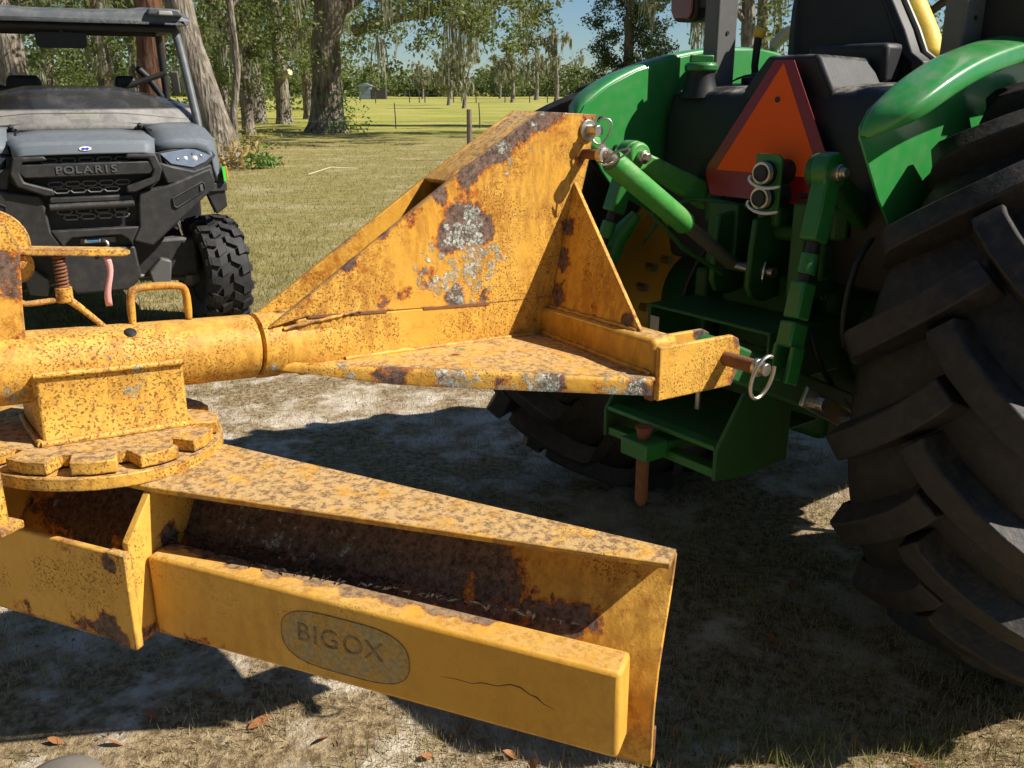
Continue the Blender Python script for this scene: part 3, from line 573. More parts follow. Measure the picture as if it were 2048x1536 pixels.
Ystf = yellow('stiffener_paint', [(tuple(Bl(s_, .060, .788)), .045, .34) for s_ in (.20, .27, .34, .41, .48, .55, .62, .69, .76)] + [(tuple(Bl(s_, .117, .628)), .05, .13) for s_ in (.2, .26, .33, .42, .52, .6)] + [(tuple(Bl(s_, .16, .64)), .06, .14) for s_ in (-.05, .04, .12, .16)] + [(tuple(Bl(.15, .16, .78)), .03, .2), (tuple(Bl(.06, .16, .80)), .04, .2), (tuple(Bl(.93, .117, .632)), .03, .16), (tuple(Bl(.86, .117, .625)), .04, .14)], 0.715, 0.25, -0.2, 0.22, 0.5)  # blobs along the box top: black dirt plus painted trough shade; others rust
Ypln = yellow('bracket_paint', [pc(-.955, .43, .90, .04, .20), pc(-.955, .43, .99, .04, .18), pc(-.98, .36, 1.0, .06, .2)], 0.70, 0.7, 0.12, 0.6, 0.5)
Ylev = yellow('lever_paint', [pc(-2.28, 0.01, 1.22, .05, .12)], 0.60, 0.7, 0.3, 0.9, 0.6)
def part(mb, name, mat, bevel=0.0025, **k): return mb.build(name, mat, blade, bevel, **k)
# boom
b = MB(); b.tube([A(a, 0, zb(a)) for a in (-2.62, -2.4, -2.2, -2.0, -1.873)], 0.0612, 40); boom = part(b, 'boom_tube', Yboom, 0.002)
b = MB(); b.lathe([(0.056, 0), (0.0635, 0.002), (0.0635, 0.040), (0.060, 0.048)], A(-1.868, 0, zb(-1.868)), A(-1.7, 0, zb(-1.7)) - A(-1.868, 0, zb(-1.868)), 40); part(b, 'boom_collar', Yboom, 0.001)
b = MB(); secs = []
for f in np.linspace(0, 1, 8):
    a = -1.822 + f * .17; c = Vector(A(a, 0, zb(a) * (1 - f) + 1.018 * f)); e_ = 1 - .55 * f; ring = []
    for k in range(36):
        t = 2 * math.pi * k / 36; cu, su = math.cos(t), math.sin(t); ring.append(c + Vector((0, .0605 * (1 - .17 * f) * math.copysign(abs(cu) ** e_, cu), .0605 * (1 - .02 * f) * math.copysign(abs(su) ** e_, su))))
    secs.append(ring)
b.loft(secs); part(b, 'boom_neck', Ywing, 0.001, sharp=60)
for (a0, b0, a1, b1, z0, z1, rr) in ((-1.824, .052, -1.66, .0525, 1.066, 1.079, .0035), (-1.174, .0535, -1.174, .34, 1.0225, 1.0225, .0045), (-1.1975, .055, -1.1975, .41, .962, .949, .006), (-1.70, .053, -1.22, .053, .985, .962, .005)):
    pts_ = []
    for k in range(22):
        f = k / 21; pts_.append(A(a0 + (a1 - a0) * f + random.gauss(0, .0008), b0 + (b1 - b0) * f + random.gauss(0, .0008), z0 + (z1 - z0) * f + random.gauss(0, .0008)))
    b = MB(); b.tube(pts_, [rr * random.uniform(.7, 1.2) for _ in pts_], 7); part(b, 'weld_bead', Ywing, 0, sharp=80)
b = MB(); b.box((0, 0, 0), (0, 0, 0)); b = MB()
b.loft([[A(-1.80, s * 0.0505, 0.965), A(-1.80, s * 0.0505, 1.083), A(-1.80, -s * 0.0505, 1.083), A(-1.80, -s * 0.0505, 0.965)] for s in (1,)] + [[A(-1.128, 0.0505, 0.930), A(-1.128, 0.0505, 1.046), A(-1.128, -0.0505, 1.046), A(-1.128, -0.0505, 0.930)]])
part(b, 'base_beam', Ymast, 0.008)
# mast plates
mast = [(-1.855, 1.070), (-1.445, 1.320), (-1.205, 1.456), (-1.040, 1.447), (-1.062, 1.34), (-1.105, 1.19), (-1.125, 1.040), (-1.21, 1.043), (-1.345, 1.050), (-1.775, 1.082)]
for s in (1, -1):
    b = MB(); b.prism(mast, lambda u, v, t, s=s: A(u, s * t, v), 0.040, 0.0515); part(b, 'mast_plate', Ymast, 0.002)
b = MB(); b.prism([(-1.441, 1.3125), (-1.204, 1.4465), (-1.10, 1.4415), (-1.10, 1.4500), (-1.205, 1.4555), (-1.446, 1.3205)], lambda u, v, t: A(u, t, v), -0.0398, 0.0398); part(b, 'mast_cap', Ytop, 0.002)
for (a0, a1) in ((-1.773, -1.60), (-1.512, -1.345)):
    z0, z1 = 1.0815 + (-1.775 - a0) * 0.075, 1.0815 + (-1.775 - a1) * 0.075
    b = MB(); b.bar(A(a0, 0.0518, z0), A(a1, 0.0518, z1), 0.0015, 0.005); part(b, 'seam', M['rustpin'], 0)
# A-frame wings with turned-down lip, cross tube and ears
for s in (1, -1):
    top = [(-1.835, 0.040, 0.999), (-1.80, 0.052, 0.990), (-1.205, 0.425, 0.945), (-1.185, 0.425, 0.945), (-1.185, 0.0515, 0.958), (-1.30, 0.0515, 0.966)]
    lo = [(a, bb, z - 0.010) for a, bb, z in top]
    b = MB(); n_ = len(top); b.add([A(a, s * bb, z) for a, bb, z in top] + [A(a, s * bb, z) for a, bb, z in lo], [tuple(range(n_)), tuple(range(2 * n_ - 1, n_ - 1, -1))] + [(i, (i + 1) % n_, (i + 1) % n_ + n_, i + n_) for i in range(n_)])
    w = part(b, 'wing_plate', Ywing, 0.004)
    b = MB(); secs = []
    for k in range(9):
        f = k / 8; a, bb, z = -1.835 + f * 0.630, 0.038 + f * 0.387, 0.9985 - f * 0.0535
        nx_, ny_ = -0.53 , 0.848
        hh = 0.014 + 0.022 * min(1, f / .30); ring = [(0, 0.0), (0.006, -0.003), (0.009, -0.010), (0.009, -hh), (-0.002, -hh), (-0.002, -0.012)]
        secs.append([A(a + nx_ * o, s * (bb + ny_ * o), z + 0.0005 + dz) for o, dz in ring])
    b.loft(secs); part(b, 'wing_lip', Ywing, 0.0, sharp=60)
    b = MB(); b.prism([(0.0525, 1.300), (0.0525, 1.0225), (0.352, 1.0225)], lambda u, v, t, s=s: A(t + (v - 1.0225) * .24, s * u, v), -1.172, -1.162); part(b, 'mast_gusset', Ygus, 0.0015)
    ear = [(-1.192, 0.893), (-1.192, 1.007), (-0.972, 0.999), (-0.952, 0.989), (-0.944, 0.965), (-0.948, 0.915), (-0.966, 0.884)]
    for b0 in (0.418, 0.335):
        b = MB(); b.prism(ear if b0 > .4 else [(u, v - 0.004) for u, v in ear], lambda u, v, t, s=s: A(u, s * t, v), b0, b0 + 0.013); part(b, 'hitch_ear', Ypln, 0.003)
    b = MB(); b.tube([A(-0.992, s * 0.325, 0.951), A(-0.992, s * 0.515, 0.951)], 0.0155, 20); pin = part(b, 'hitch_pin', M['rustpin'], 0.002)
    b = MB(); c = A(-0.992, s * 0.512, 0.951); ax = A(0, s, 0) - A(0, 0, 0)
    b.lathe([(0.012, 0), (0.0195, 0.001), (0.0195, 0.010), (0.014, 0.012), (0.0135, 0.030), (0.0, 0.031)], c, ax, 22); b.build('pin_head', M['steel'], pin, 0.001)
    b = MB(); ring = []
    for k in range(25):
        t = 2 * math.pi * k / 24; ring.append(A(-0.992 + 0.042 * math.sin(t) * 0.62 + 0.020 * math.cos(t) , s * (0.532 + 0.004 * math.cos(t)), 0.951 - 0.018 + 0.042 * math.cos(t) - 0.016 * math.sin(t)))
    b.tube(ring[3:25], 0.0042, 9); b.build('linch_ring', M['steel'], pin)
b = MB(); b.box((-1.195 + OFF, -0.416, 0.905), (-1.125 + OFF, 0.416, 1.0205)); part(b, 'cross_tube', Ywing, 0.012)
b = MB(); b.tube([A(-1.17, 0.405, 0.915), A(-1.14, 0.36, 0.885), A(-1.05, 0.34, 0.878)], [0.012, 0.02, 0.012], 8); part(b, 'weld_lump', M['rustpin'], 0)
# top pins with linch rings
for (a0, z0, L, r0) in ((-1.068, 1.413, 0.040, 0.0125), (-1.076, 1.362, 0.072, 0.0115)):
    b = MB(); b.tube([A(a0, -0.08, z0), A(a0, 0.0515 + L, z0)], r0, 18); pn = part(b, 'top_pin', M['rustpin'] if L > .05 else M['steel'], 0.0015)
    b = MB(); h0 = 0.0525 if L < .05 else 0.0515 + L - 0.018
    b.lathe([(0.010, 0), (0.0235 if L < .05 else 0.017, 0), (0.0235 if L < .05 else 0.017, 0.005 if L < .05 else 0.016), (0.010, 0.006 if L < .05 else 0.018)], A(a0, h0, z0), A(0, 1, 0) - A(0, 0, 0), 24); b.build('washer', M['steel'], pn, 0.001)
    b = MB(); e = A(a0, 0.0515 + L - 0.004, z0)
    up = 1 if L < .05 else 0
    if up: rp = [(-.004, 0, .018), (.004, .006, .028), (.022, .016, .026), (.026, .020, .014), (.016, .014, -.016), (.004, .006, -.032), (-.010, .0, -.026), (-.012, -.004, -.016)]
    else: rp = [(-.018, .004, -.016), (-.004, .012, -.024), (.020, .030, -.006), (.036, .044, .010), (.036, .046, .016), (.026, .036, .015), (.010, .016, .004), (-.006, .002, -.006)]
    b.tube([e + (A(x, y, z) - A(0, 0, 0)) for x, y, z in rp], 0.0028, 8); b.build('linch_ring', M['steel'], pn, sub=1)
# pedestal, notched turntable and base disc
b = MB(); secs = []
for f, g_ in ((0.0, 0.084), (0.06, 0.080), (0.9, 0.080), (1.0, 0.083)):
    secs.append([A(a, bb, zt(a) * (1 - f) + (zb(a) + 0.002) * f) for a, bb in ((-2.268, g_), (-2.028, g_), (-2.028, -g_), (-2.268, -g_))])
b.loft(secs); part(b, 'pedestal', Ybox, 0.006)
b = MB(); loop = [A(a, bb, zt(a) + 0.003) for a, bb in ((-2.272, .087), (-2.15, .088), (-2.024, .087), (-2.022, 0), (-2.024, -.087), (-2.272, -.087), (-2.274, 0), (-2.272, .087))]
b.tube(loop, 0.006, 7); part(b, 'weld_bead', Ybox, 0, sharp=80)
b = MB(); b.tube([A(-2.268, .083, zb(-2.268) + .004), A(-2.15, .0832, zb(-2.15) + .0035), A(-2.028, .083, zb(-2.028) + .004)], 0.0055, 7); part(b, 'weld_bead', Ybox, 0, sharp=80)
poly = []; NT = 12; cx_, cb_ = -2.163, 0.0
for k in range(NT):
    t0 = R(61 + k * 360 / NT); hw = 0.018 / 0.202
    nxt = t0 + 2 * math.pi / NT
    poly += [(t0 - hw, 0.202), (t0 - 0.008 / 0.16, 0.162), (t0 + 0.008 / 0.16, 0.162), (t0 + hw, 0.202)]
    for q in range(1, 5):
        tt = t0 + hw + (nxt - t0 - 2 * hw) * q / 5; poly.append((tt, 0.204 - 0.002 * abs(q - 2.5)))
pxy = [(cx_ + r_ * math.cos(t), cb_ + r_ * math.sin(t)) for t, r_ in poly]
b = MB(); b.prism(pxy, lambda u, v, t: A(u, v, zt(u) + t), -0.0235, -0.001); part(b, 'turntable_plate', Ytop, 0.0022)
b = MB(); b.prism([(cx_ + 0.208 * math.cos(k * math.pi / 36), cb_ + 0.208 * math.sin(k * math.pi / 36)) for k in range(72)], lambda u, v, t: A(u, v, zt(u) + t), -0.049, -0.0265); part(b, 'base_disc', Ytop, 0.002, sharp=50)
b = MB(); b.prism([(cx_ + 0.10 * math.cos(k * math.pi / 18), cb_ + 0.10 * math.sin(k * math.pi / 18)) for k in range(36)], lambda u, v, t: A(u, v, zt(u) + t), -0.027, -0.0229); part(b, 'wear_ring', M['rustpin'], 0)
# latch at the left of the turntable
b = MB(); b.bar(Bl(-.005, .222, .957), Bl(-.005, .222, .838), 0.014, 0.036, up=tuple(Bl(0, 1, 0) - Bl(0, 0, 0))); part(b, 'latch_bracket', Ylev, 0.002)
b = MB(); b.bar(Bl(-.07, .20, .945), Bl(.012, .212, .962), 0.05, 0.010); part(b, 'latch_tab', Ylev, 0.002)
b = MB(); b.bar(Bl(-.08, .215, .838), Bl(.02, .215, .838), 0.045, 0.014); part(b, 'latch_foot', Ylev, 0.003)
# blade body: top plate, moldboard, stiffener boxes, gussets
b = MB(); b.prism([(-1.02, -.041), (-.18, -.115), (.18, -.115), (1.02, -.060), (1.02, -.012), (.18, .088), (-.18, .088), (-1.02, -.012)], lambda u, v, t: Bl(u, v, t), 0.880, 0.890); part(b, 'top_plate', Ytop, 0.002)
prof = [(.586, .050), (.62, .052), (.68, .050), (.735, .034), (.775, .008), (.815, -.022), (.850, -.045), (.879, -.060)]
secs = []
for s_ in np.linspace(-1.02, 1.02, 25): secs.append([Bl(s_, n_, z_) for z_, n_ in prof] + [Bl(s_, n_ - 0.010, z_) for z_, n_ in reversed(prof)])
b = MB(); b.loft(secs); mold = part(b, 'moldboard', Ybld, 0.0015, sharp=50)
b = MB(); b.prism([(.584, .048), (.64, .044), (.64, .034), (.584, .036)], lambda u, v, t: Bl(t, v - .012, u), -1.02, 1.02); b.build('cutting_edge', M['rustpin'], mold, 0.002)
def box_ring(s_, n0, n1, z0, z1): return [Bl(s_, n0, z0), Bl(s_, n1, z0), Bl(s_, n1, z1), Bl(s_, n0, z1)]
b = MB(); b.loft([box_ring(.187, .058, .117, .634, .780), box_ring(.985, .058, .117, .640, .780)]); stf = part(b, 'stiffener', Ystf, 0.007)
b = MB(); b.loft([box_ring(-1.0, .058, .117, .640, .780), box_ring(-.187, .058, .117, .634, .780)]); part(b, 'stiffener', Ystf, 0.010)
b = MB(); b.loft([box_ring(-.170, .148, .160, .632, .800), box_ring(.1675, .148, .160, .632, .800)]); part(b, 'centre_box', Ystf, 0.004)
for s_ in (-.1845, .1695):
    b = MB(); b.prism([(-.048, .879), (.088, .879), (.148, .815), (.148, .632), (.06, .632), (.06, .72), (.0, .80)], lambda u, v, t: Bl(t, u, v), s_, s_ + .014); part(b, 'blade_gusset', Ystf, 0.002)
nl_ = 700; su = rng.uniform(.19, .90, nl_); nu = .030 + .070 * rng.random(nl_) ** 1.4; zu = .7835 + rng.random(nl_) * .006 * np.clip((.9 - su) * 2.2, .15, 1)
lp_ = np.array([tuple(Bl(a_, b_, c_)) for a_, b_, c_ in zip(su, nu, zu)])
keep_ = nu < .085 - .05 * np.clip((su - .35) / .5, 0, 1)
M['litter'] = leafmat('dark_litter', (0.010, 0.007, 0.005), (0.045, 0.030, 0.017), (0.02, 0.014, 0.009), 0.0, 0.95)
lo_ = leaf_cloud('leaf_litter', lp_[keep_], 0.017, M['litter'], None, 0.30, 0.75); lo_.matrix_world = Matrix.Translation(wpt(-OFF, 0, 0)) @ Matrix.Rotation(HEAD, 4, 'Z')
tag(lo_, 'dark rotten leaf litter heaped in the trough behind the stiffener', 'litter', kind='stuff')
for s0, s1 in ((.1505, .1885), (-.1885, -.1505)):
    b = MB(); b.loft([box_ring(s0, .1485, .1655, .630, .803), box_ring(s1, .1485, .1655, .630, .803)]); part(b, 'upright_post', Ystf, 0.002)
# faded maker's plate
dm, nt, bb_ = newmat('faded_decal'); g = G(nt)
f1 = g.ramp(g.noise(38, 6, 0.72), 0.36, 0.62); f2 = g.ramp(g.noise(140, 4, 0.7), 0.4, 0.6)
c_ = g.mix(f1, (0.56, 0.31, 0.045), (0.42, 0.33, 0.17)); c_ = g.mix(g.math('MULTIPLY', f2, 0.45), c_, (0.20, 0.14, 0.07)); nt.links.new(c_, bb_.inputs['Base Color']); bb_.inputs['Roughness'].default_value = 0.85
dk, nt, bb_ = newmat('faded_lettering'); g = G(nt)
c_ = g.mix(g.ramp(g.noise(90, 5, 0.7), 0.38, 0.6), (0.13, 0.085, 0.045), (0.30, 0.20, 0.09)); nt.links.new(c_, bb_.inputs['Base Color']); bb_.inputs['Roughness'].default_value = 0.85
cap = []
for k in range(40):
    t = 2 * math.pi * k / 40; u, v = math.cos(t), math.sin(t); e_ = 0.55
    cap.append((.552 + .112 * math.copysign(abs(u) ** e_, u), .706 + .049 * math.copysign(abs(v) ** 0.8, v)))
b = MB(); b.prism(cap, lambda u, v, t: Bl(u, t, v), .1172, .1178); b.build('decal', dm, stf, 0)
ring_ = [Bl(u, .1181, v) for u, v in cap]; b = MB(); b.tube(ring_ + [ring_[0]], 0.0006, 5); b.build('decal_border', dk, stf, 0)
ux = (Bl(1, 0, 0) - Bl(0, 0, 0)).normalized(); nz_ = (Bl(0, 1, 0) - Bl(0, 0, 0)).normalized(); uy = nz_.cross(ux).normalized()
for ch, s0 in (('B', .480), ('I', .502), ('G', .527), ('O', .568), ('X', .604)):
    me = text_mesh(ch, 0.046, 0.0003, 0.0); o3 = Bl(s0, .1183, .712)
    me.transform(Matrix(((ux.x, uy.x, nz_.x, o3.x), (ux.y, uy.y, nz_.y, o3.y), (ux.z, uy.z, nz_.z, o3.z), (0, 0, 0, 1)))); link('letter', me, dk, stf)
sc_ = [(.735, .700), (.76, .7025), (.785, .702), (.80, .708), (.825, .7095), (.845, .718), (.86, .7175), (.875, .7095), (.885, .708), (.895, .700), (.915, .695)]
b = MB(); b.tube([Bl(u_ - .02, .1168, v_) for u_, v_ in sc_], [.0004, .0007, .0006, .0011, .0008, .0012, .0014, .0009, .0016, .0008, .0003], 5); b.build('scratch', M['rustpin'], stf)
# adjusting lever, spring and lifting loop on the boom
def ring_poly(ca, cz, r_, n_=28): return [(ca + r_ * math.cos(2 * math.pi * k / n_), cz + r_ * math.sin(2 * math.pi * k / n_)) for k in range(n_)]
b = MB(); b.prism([(-2.34, 1.06), (-2.263, 1.06), (-2.257, 1.16), (-2.247, 1.262), (-2.262, 1.30), (-2.34, 1.30)], lambda u, v, t: A(u, t, v), 0.012, 0.026); part(b, 'lever_post', Ylev, 0.002)
b = MB(); b.prism(ring_poly(-2.285, 1.262, 0.058), lambda u, v, t: A(u, t, v), -0.012, 0.008); part(b, 'lever_ear', Ylev, 0.002)
b = MB(); b.prism(ring_poly(-2.252, 1.222, 0.030), lambda u, v, t: A(u, t, v), -0.035, -0.022); part(b, 'lever_ear', Ylev, 0.002)
b = MB(); secs = []
for f, w in ((0, .030), (.1, .032), (.7, .034), (.92, .030), (.985, .018), (1, .006)):
    c = A(-2.252 + f * .178, 0.0, 1.251 - f * .020); hy = Vector((0, 1, 0)) * w / 2; hz = Vector((0, 0, 1)) * (.0065 if f < .95 else .004)
    secs.append([c + hy - hz, c + hy + hz, c - hy + hz, c - hy - hz])
b.loft(secs); part(b, 'lever', Ylev, 0.002)
b = MB(); hel = [A(-2.188 + .0085 * math.cos(t), .0085 * math.sin(t), 1.236 - t / (2 * math.pi) * .0062) for t in np.arange(0, 2 * math.pi * 9, 0.5)]
b.tube(hel, 0.0023, 6); part(b, 'spring', M['rustpin'], 0)
b = MB(); b.tube([A(-2.188, 0, 1.245), A(-2.188, 0, 1.16)], 0.0055, 10); part(b, 'plunger', M['rustpin'], 0)
b = MB(); b.lathe([(0.0, 0), (.0135, 0), (.0135, .026), (0.0, .026)], A(-2.188, 0, 1.157), (0, 0, 1), 14); part(b, 'spring_collar', Ylev, 0.002)
b = MB(); b.tube([A(-2.262, .012, 1.192), A(-2.262, .012, 1.172), A(-2.252, .008, 1.162), A(-2.23, 0, 1.162), A(-2.19, 0, 1.162)], .0055, 9); part(b, 'lever_rod', Ylev, 0, sub=1)
b = MB(); b.tube([A(-2.188, 0, 1.165), A(-2.17, 0, 1.150), A(-2.128, .004, 1.100), A(-2.120, .006, 1.094)], [.009, .006, .0055, .004], 9); part(b, 'lever_rod', Ylev, 0, sub=1)
b = MB(); lp = [(-2.084, 1.09), (-2.084, 1.150), (-2.080, 1.162), (-2.068, 1.168), (-2.000, 1.164), (-1.988, 1.158), (-1.984, 1.146), (-1.985, 1.085)]
b.tube([A(a, 0, z) for a, z in lp], 0.0078, 12); part(b, 'lifting_loop', Ylev, 0, sub=1)
b = MB(); b.lathe([(.0, .004), (.008, .003), (.011, 0), (.010, -.004)], A(-2.098, .032, zb(-2.098) + .053), (0, -.5, .85), 12); part(b, 'grease_hole', M['black'], 0)
# pink survey tape tied to the lever
b = MB(); c0 = wpt(-2.116, .012, 1.228); rows = []
fx = Vector((math.cos(R(20)), math.sin(R(20)), 0))
for k in range(12):
    f = k / 11; z = -.086 * f; sw = .0035 * math.sin(5 * f) - .004 * f
    rows.append([Vector((sw, .004 * math.sin(7 * f), z)) - fx * .0052, Vector((sw, .004 * math.sin(7 * f + .6), z)) + fx * .0052])
b.loft(rows, closed=False, caps=False)
rb = b.build('pink_ribbon', M['pink'], solid=0.0006); rb.location = c0
tag(rb, 'faded pink flagging tape hanging from the yellow lever', 'ribbon')
# a green leaf lying on the wing plate
o = bpy.data.objects.new('green_leaf', leaf_me.copy()); o.data.materials.clear(); o.data.materials.append(M['shrub']); COL.objects.link(o); o.scale = (.022, .02, .022); o.location = wpt(-1.47, .13, .982); o.rotation_euler = (.3, .2, .6)
tag(o, 'small green leaf lying on the yellow wing plate', 'leaf')
# ---------------------------------------------------------------- the green tractor
trac = empty('tractor', P0, HEAD)
tag(trac, 'green farm tractor with orange slow-vehicle triangle on its back', 'tractor')
def D(a, b, z): return Vector((a, -b, z))
def tp(mb, name, mat, bevel=0.003, parent=None, **k): return mb.build(name, mat, parent or trac, bevel, **k)
# rear wheels: carcass, 44 lugs each, rim
RW, WW = 0.72, 0.43
def tyre_profile(): return [(.365, -.16), (.40, -.185), (.47, -.212), (.55, -.220), (.625, -.214), (.645, -.195), (.653, -.15), (.659, -.08), (.661, 0)]
pf = tyre_profile(); pf = pf + [(r_, -h) for r_, h in reversed(pf[:-1])]
tb = MB(); tb.lathe(pf + [(.35, .15), (.35, -.15)], (0, 0, 0), (0, 1, 0), 96, closed=True)
def lug_mesh(side):
    b = MB(); secs = []
    for t in (0.0, 0.06, 0.25, 0.5, 0.75, 0.93, 1.0, 1.06):
        l = -0.022 + min(t, 1.0) * 0.240; ph = 0.055 + 0.285 * t ** 0.80
        ro = 0.721 - 0.026 * (max(l, 0) / 0.215) ** 2; rb_ = 0.654 - 0.03 * (max(l, 0) / 0.215) ** 4
        w0, w1 = 0.052, 0.034
        if t > 1.0: ro, rb_, l = 0.640, 0.575, 0.222; w0, w1 = .052, .040
        elif t > 0.95: ro -= 0.012
        if t == 0.0: ro -= 0.006
        # direction along the lug, to square its flanks
        dph = 0.275 * 0.82 * max(t, .04) ** -0.18 * 0.7; dl = 0.240; ln = math.hypot(dph, dl); nph, nl = dl / ln / 0.7, -dph / ln
        ring = []
        for (w, r_) in ((-w0, rb_), (-w1, ro), (w1, ro), (w0, rb_)):
            p_ = ph + nph * w * 0.85; ll = min(l + nl * w * 0.85 * (1 if t <= 1 else 0), .236); ring.append((r_ * math.cos(p_), side * ll, r_ * math.sin(p_)))
        secs.append(ring)
    b.loft(secs); return b
NL = 19
rimp = [(.345, -.175), (.385, -.185), (.385, -.170), (.36, -.15), (.34, -.10), (.325, -.02), (.325, .05), (.345, .12), (.36, .15), (.385, .17), (.385, .185), (.345, .175), (.31, .06), (.305, -.02), (.325, -.11)]
protos = {}
for wi, (b0, lab) in enumerate(((0.75, 'right'), (-0.84, 'left'))):
    wh = bpy.data.objects.new('rear_wheel', None); COL.objects.link(wh); wh.parent = trac; wh.location = D(.05, b0, .775); wh.scale = (1.09, 1.09, 1.09); wh.rotation_euler = (0, R(4 if wi == 0 else 9), 0); wh.empty_display_size = .1
    if wi == 0:
        protos['t'] = tb.build('tyre', M['rubber'], wh, sharp=60)
        for s in (1, -1): protos[s] = lug_mesh(s).build('tread_lug', M['rubber'], wh, 0.004, sharp=30)
        b = MB(); b.lathe(rimp, (0, 0, 0), (0, 1, 0), 64, closed=True); protos['r'] = b.build('rim', M['rimyellow'], wh, sharp=50)
        b = MB(); sgn = -1
        b.lathe([(.335, -.03), (.30, -.045), (.20, -.07), (.13, -.045), (.0, -.045), (.0, -.03), (.13, -.03), (.20, -.055), (.30, -.03), (.335, -.015)], (0, 0, 0), (0, 1, 0), 48, closed=True); protos['d'] = b.build('wheel_disc', M['rimyellow'], wh, sharp=50)
    else:
        for k_ in ('t', 'r', 'd'):
            o = protos[k_].copy(); COL.objects.link(o); o.parent = wh
            if k_ == 'd': o.rotation_euler = (0, 0, math.pi)
    for s in (1, -1):
        for k in range(NL):
            if wi == 0 and k == 0: o = protos[s]
            else:
                o = protos[s].copy(); COL.objects.link(o); o.parent = wh
            o.rotation_euler = (0, -2 * math.pi * (k + (0.5 if s < 0 else 0)) / NL, 0)
    for k in range(8):
        t = 2 * math.pi * k / 8; b = MB(); b.lathe([(0, -.085), (.016, -.085), (.016, -.05), (0, -.05)], (.10 * math.cos(t), 0, .10 * math.sin(t)), (0, 1, 0), 6); b.build('wheel_bolt', M['steel'], wh)
# fenders
crest = [(-.47, 1.20, .10), (-.60, 1.33, .45), (-.655, 1.415, .75), (-.625, 1.475, 1.0), (-.54, 1.525, 1.0), (-.42, 1.568, 1.0), (-.28, 1.603, 1.0), (-.1, 1.632, 1.0), (.15, 1.642, 1.0), (.45, 1.60, 1.0), (.72, 1.48, 1.0)]
cen = Vector((-0.05, 1.02))
crest = [(-.655, 1.405, .10), (-.650, 1.435, .45), (-.625, 1.470, .85), (-.54, 1.522, 1.0), (-.42, 1.568, 1.0), (-.28, 1.603, 1.0), (-.1, 1.632, 1.0), (.15, 1.642, 1.0), (.45, 1.60, 1.0), (.72, 1.48, 1.0)]
for s, nm in ((1, 'right'), (-1, 'left')):
    pan = [(-.462, 1.185), (-.475, 1.18), (-.55, 1.262), (-.605, 1.34), (-.648, 1.400)] + [(a, z - .012) for a, z, w in crest[1:]] + [(.72, 1.1), (.4, 1.0), (0, 1.0), (-.25, 1.08)]
    b = MB(); b.prism(pan, lambda u, v, t, s=s: D(u, s * t, v), .466, .472); f_ = tp(b, 'fender', M['fender'], 0.002); f_['label'] = 'glossy green ' + nm + ' rear fender'
    secs = []
    for i, (a, z, w) in enumerate(crest):
        dr = (Vector((a, z)) - cen).normalized()
        def q(b_, rr): return D(a + dr.x * rr, s * b_, z + dr.y * rr)
        bi, bo = .473, .478 + .098 * w; k = min(1, w + .15)
        secs.append([q(bi, -.030), q(bi + .001 * k, -.010), q(bi + .006 * k, -.002), q(bi + .026 * k, .0), q(bi + .6 * (bo - bi), -.005), q(bo - .008 * k, -.012), q(bo, -.018), q(bo + .002, -.030 * k), q(bo + .002, -.056 * k)])
    b = MB(); b.loft(secs, closed=False, caps=False); b.build('fender_crown', M['fender'], f_, 0, sharp=80, sub=2, solid=0.006)
    for (a, z) in ((-.50, 1.335), (-.565, 1.42)):
        b = MB(); b.lathe([(0, 0), (.006, 0), (.006, .004), (0, .004)], D(a, s * .464, z), D(0, 1, 0) - D(0, 0, 0), 12); b.build('bolt_hole', M['black'], f_)
# black fuel tank with raised collar round the triangle
tk = MB(); secs = []
for b_ in (-.452, -.43, -.30, -.10, .12, .30, .44, .462):
    e = 0.03 if abs(b_) > .445 else 0.0
    pr = [(-.27 + e, .98 + e), (-.30 + e, 1.12), (-.325 + e, 1.30), (-.318 + e, 1.42 - e), (-.295 + e, 1.490 - e), (-.25, 1.508 - e), (-.10, 1.520 - e), (.10 - e, 1.515 - e), (.12 - e, 1.40), (.12 - e, .98 + e)]
    secs.append([D(a, b_, z) for a, z in pr])
tk.loft(secs); tank = tp(tk, 'fuel_tank', M['tank'], 0.012, sharp=45)
b = MB(); hp = [(-.155, 1.500), (-.075, 1.592), (.090, 1.592), (.145, 1.500), (.135, 1.44), (-.145, 1.44)]
b.loft([[D(-.298, u, v) for u, v in hp], [D(-.06, u * .95 + .01, 1.50 + (v - 1.50) * .92) for u, v in hp]]); tp(b, 'tank_hump', M['tank'], 0.012)
# slow-moving-vehicle triangle, leaning with the tank's face
def S(u, v, t): return D(-.290 - (1.575 - v) * .13 - .001 * t, u * 1.06 + .004, v)      # u lateral, v height, t millimetres rearward
red_poly = [(-.030, 1.577), (.030, 1.577), (.040, 1.560), (.205, 1.285), (.205, 1.262), (.178, 1.205), (-.178, 1.205), (-.205, 1.262), (-.205, 1.285), (-.040, 1.560)]
b = MB(); b.prism(red_poly, S, 33, 36); smv = tp(b, 'slow_vehicle_sign', M['red'], 0.001); smv['label'] = 'orange triangle with dark red border'
b = MB(); b.prism([(0, 1.570), (.168, 1.278), (-.168, 1.278)], S, 36.1, 36.6); b.build('orange_triangle', M['orange'], smv)
for v in (1.475, 1.300):
    b = MB(); b.lathe([(0, 0), (.008, 0), (.008, .002), (0, .002)], S(0, v, 37), (-1, 0, 0), 12); b.build('sign_bolt', M['black'], smv)
